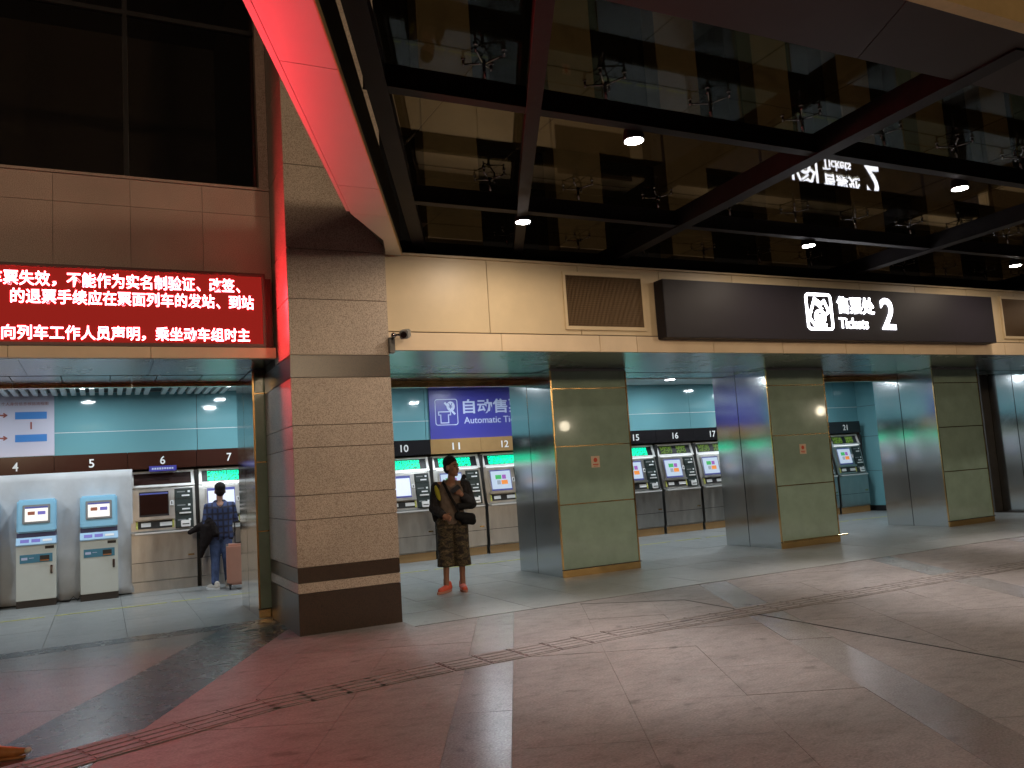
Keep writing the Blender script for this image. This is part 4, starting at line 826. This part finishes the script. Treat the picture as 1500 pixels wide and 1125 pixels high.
# man at machine seven, seen from behind
p2 = thing('person', (1.62, 13.58, .002), R(176), label='person in dark plaid shirt and jeans, seen from behind at a machine', cat='person')
sc2 = .925                                           # local -y is his front, +x his left (picture left)
def S(x, y, z): return (x * sc2, y * sc2, z * sc2)
b = MB(); HC = S(-.01, -.05, 1.585)
head(b, HC, 0, sc2); b.cap(S(0, .0, 1.36), S(0, -.03, 1.52), .054, .05); b.cap(S(0, 0, .95), S(0, 0, 1.32), .115, .11); b.cap(S(-.14, 0, 1.35), S(.14, 0, 1.35), .05, .05)
LSH, LEL, LWR = S(.19, .0, 1.34), S(.24, .04, 1.07), S(.225, -.14, .97)
RSH, REL, RWR = S(-.19, .0, 1.34), S(-.235, -.06, 1.10), S(-.16, -.30, 1.15)
for P, E_, W_ in ((LSH, LEL, LWR), (RSH, REL, RWR)): b.cap(P, E_, .046, .04); b.cap(E_, W_, .04, .027)
hand(b, LWR, (0, -1, -.3), (0, -.3, 1), .7, 1); hand(b, RWR, (.15, -1, .25), (1, 0, 0), .35, 1)
for s, fx, fy in ((1, .1, .06), (-1, -.1, -.06)): b.cap(S(s * .085, 0, .9), S(s * .09, 0, .5), .08, .052); b.cap(S(s * .09, 0, .5), (fx, fy, .07), .05, .034)
skinned('body', b, 'skin', p2, .01, 3)
h = MB(); hairball(h, HC, 0, sc2); skinned('hair', h, 'hair', p2, .009, 1)
b = MB()
for x in (-.05, .05): b.cap(S(x, 0, .90), S(x * 1.4, 0, 1.27), .135, .135)
b.cap(S(-.15, 0, 1.345), S(.15, 0, 1.345), .064, .064); b.cap(S(-.05, -.01, 1.39), S(.05, -.01, 1.39), .06, .06); b.cap(S(-.1, 0, .86), S(.1, 0, .86), .11, .11)
for P, E_, W_ in ((LSH, LEL, LWR), (RSH, REL, RWR)): b.cap(P, E_, .064, .056); b.cap(E_, Vector(E_).lerp(Vector(W_), .85), .056, .044)
skinned('shirt', b, 'plaid', p2, .012, 3)
b = MB(); b.cap(S(-.07, 0, .86), S(.07, 0, .86), .115, .115)
for s, fx, fy in ((1, .1, .06), (-1, -.1, -.06)): b.cap(S(s * .085, 0, .86), S(s * .09, 0, .5), .105, .075); b.cap(S(s * .09, 0, .5), (fx, fy, .11), .074, .058)
skinned('jeans', b, 'jeans', p2, .011, 2)
for fx, fy, yw in ((.1, .06, .55), (-.1, -.06, -.2)): s_ = skinned('shoe', shoe_mb(fx, fy, yw, 1.02), 'wshoe', p2, .008, 2); sole_mb(fx, fy, yw).build('sole', 'white', s_)
jk = thing('folded_jacket', (1.62, 13.58, .002), R(176), label='dark jacket hanging over the forearm of the person in plaid shirt', cat='jacket')
b = MB(); b.cap(S(.17, .06, 1.10), S(.36, -.06, 1.0), .075, .06); b.cap(S(.36, -.06, 1.0), S(.47, -.05, .95), .055, .04); b.cap(S(.13, .1, 1.04), S(.08, .13, .90), .07, .06); b.cap(S(.2, .07, 1.0), S(.26, .08, .72), .085, .06); b.cap(S(.26, .08, .72), S(.31, .06, .55), .055, .03); b.cap(S(.12, .1, 1.0), S(.22, .09, .78), .07, .06)
for k in range(5): b.cap(S(.14 + .04 * k, .12 - .012 * k, 1.05), S(.2 + .03 * k, .13 - .015 * k, .74 - .03 * k), .022, .014)
skinned('cloth', b, 'jacket', jk, .012, 3)
cs = thing('suitcase', (1.885, 13.3, .002), R(-6), label='dusty pink hard shell suitcase standing behind the person in plaid shirt', cat='suitcase')
B(-.225, .225, -.13, .13, .065, .67).build('shell', 'case', cs, bevel=.035)
B(-.2275, .2275, -.004, .004, .063, .672).build('seam', 'grey', cs, bevel=.002)
for k in range(6): B(-.17 + .06 * k, -.145 + .06 * k, -.134, -.128, .12, .62).build('rib', 'case', cs, bevel=.002)
for sx in (-1, 1):
    for sy in (-1, 1): MB().tube([(sx * .18 - .012, sy * .09, .03), (sx * .18 + .012, sy * .09, .03)], .03, 14).build('wheel', 'black', cs); B(sx * .18 - .02, sx * .18 + .02, sy * .09 - .02, sy * .09 + .02, .045, .08).build('wheel_mount', 'black', cs)
B(-.08, .08, -.03, .03, .668, .69).build('top_handle', 'black', cs, bevel=.008)
for sx in (-1, 1): MB().tube([(sx * .09, .08, .66), (sx * .09, .08, .98)], .009, 8).build('pull_rod', 'chrome', cs)
B(-.11, .11, .065, .095, .975, 1.0).build('pull_grip', 'black', cs, bevel=.008)

# shoe at the picture edge
sh = thing('tan_shoe', (-.60, 5.93, .001), R(68), label='tan leather shoe with pale toe at the plaza edge', cat='shoe')
b = MB(); b.cap((0, .12, .05), (0, -.02, .045), .046, .043); b.cap((0, -.02, .042), (0, -.13, .034), .042, .03); b.cap((0, -.13, .034), (0, -.20, .036), .03, .017); b.cap((0, .11, .06), (0, .10, .10), .044, .042)
skinned('upper', b, 'tan', sh, .007, 2); MB().ball((0, -.205, .038), (.019, .022, .016)).build('toe_cap', 'wshoe', sh, smooth=True)
MB().prism([(.03, .15), (-.03, .15), (-.04, .0), (-.03, -.13), (-.012, -.19), (.012, -.19), (.03, -.13), (.04, 0)], 0, .012).build('sole', 'tan', sh)
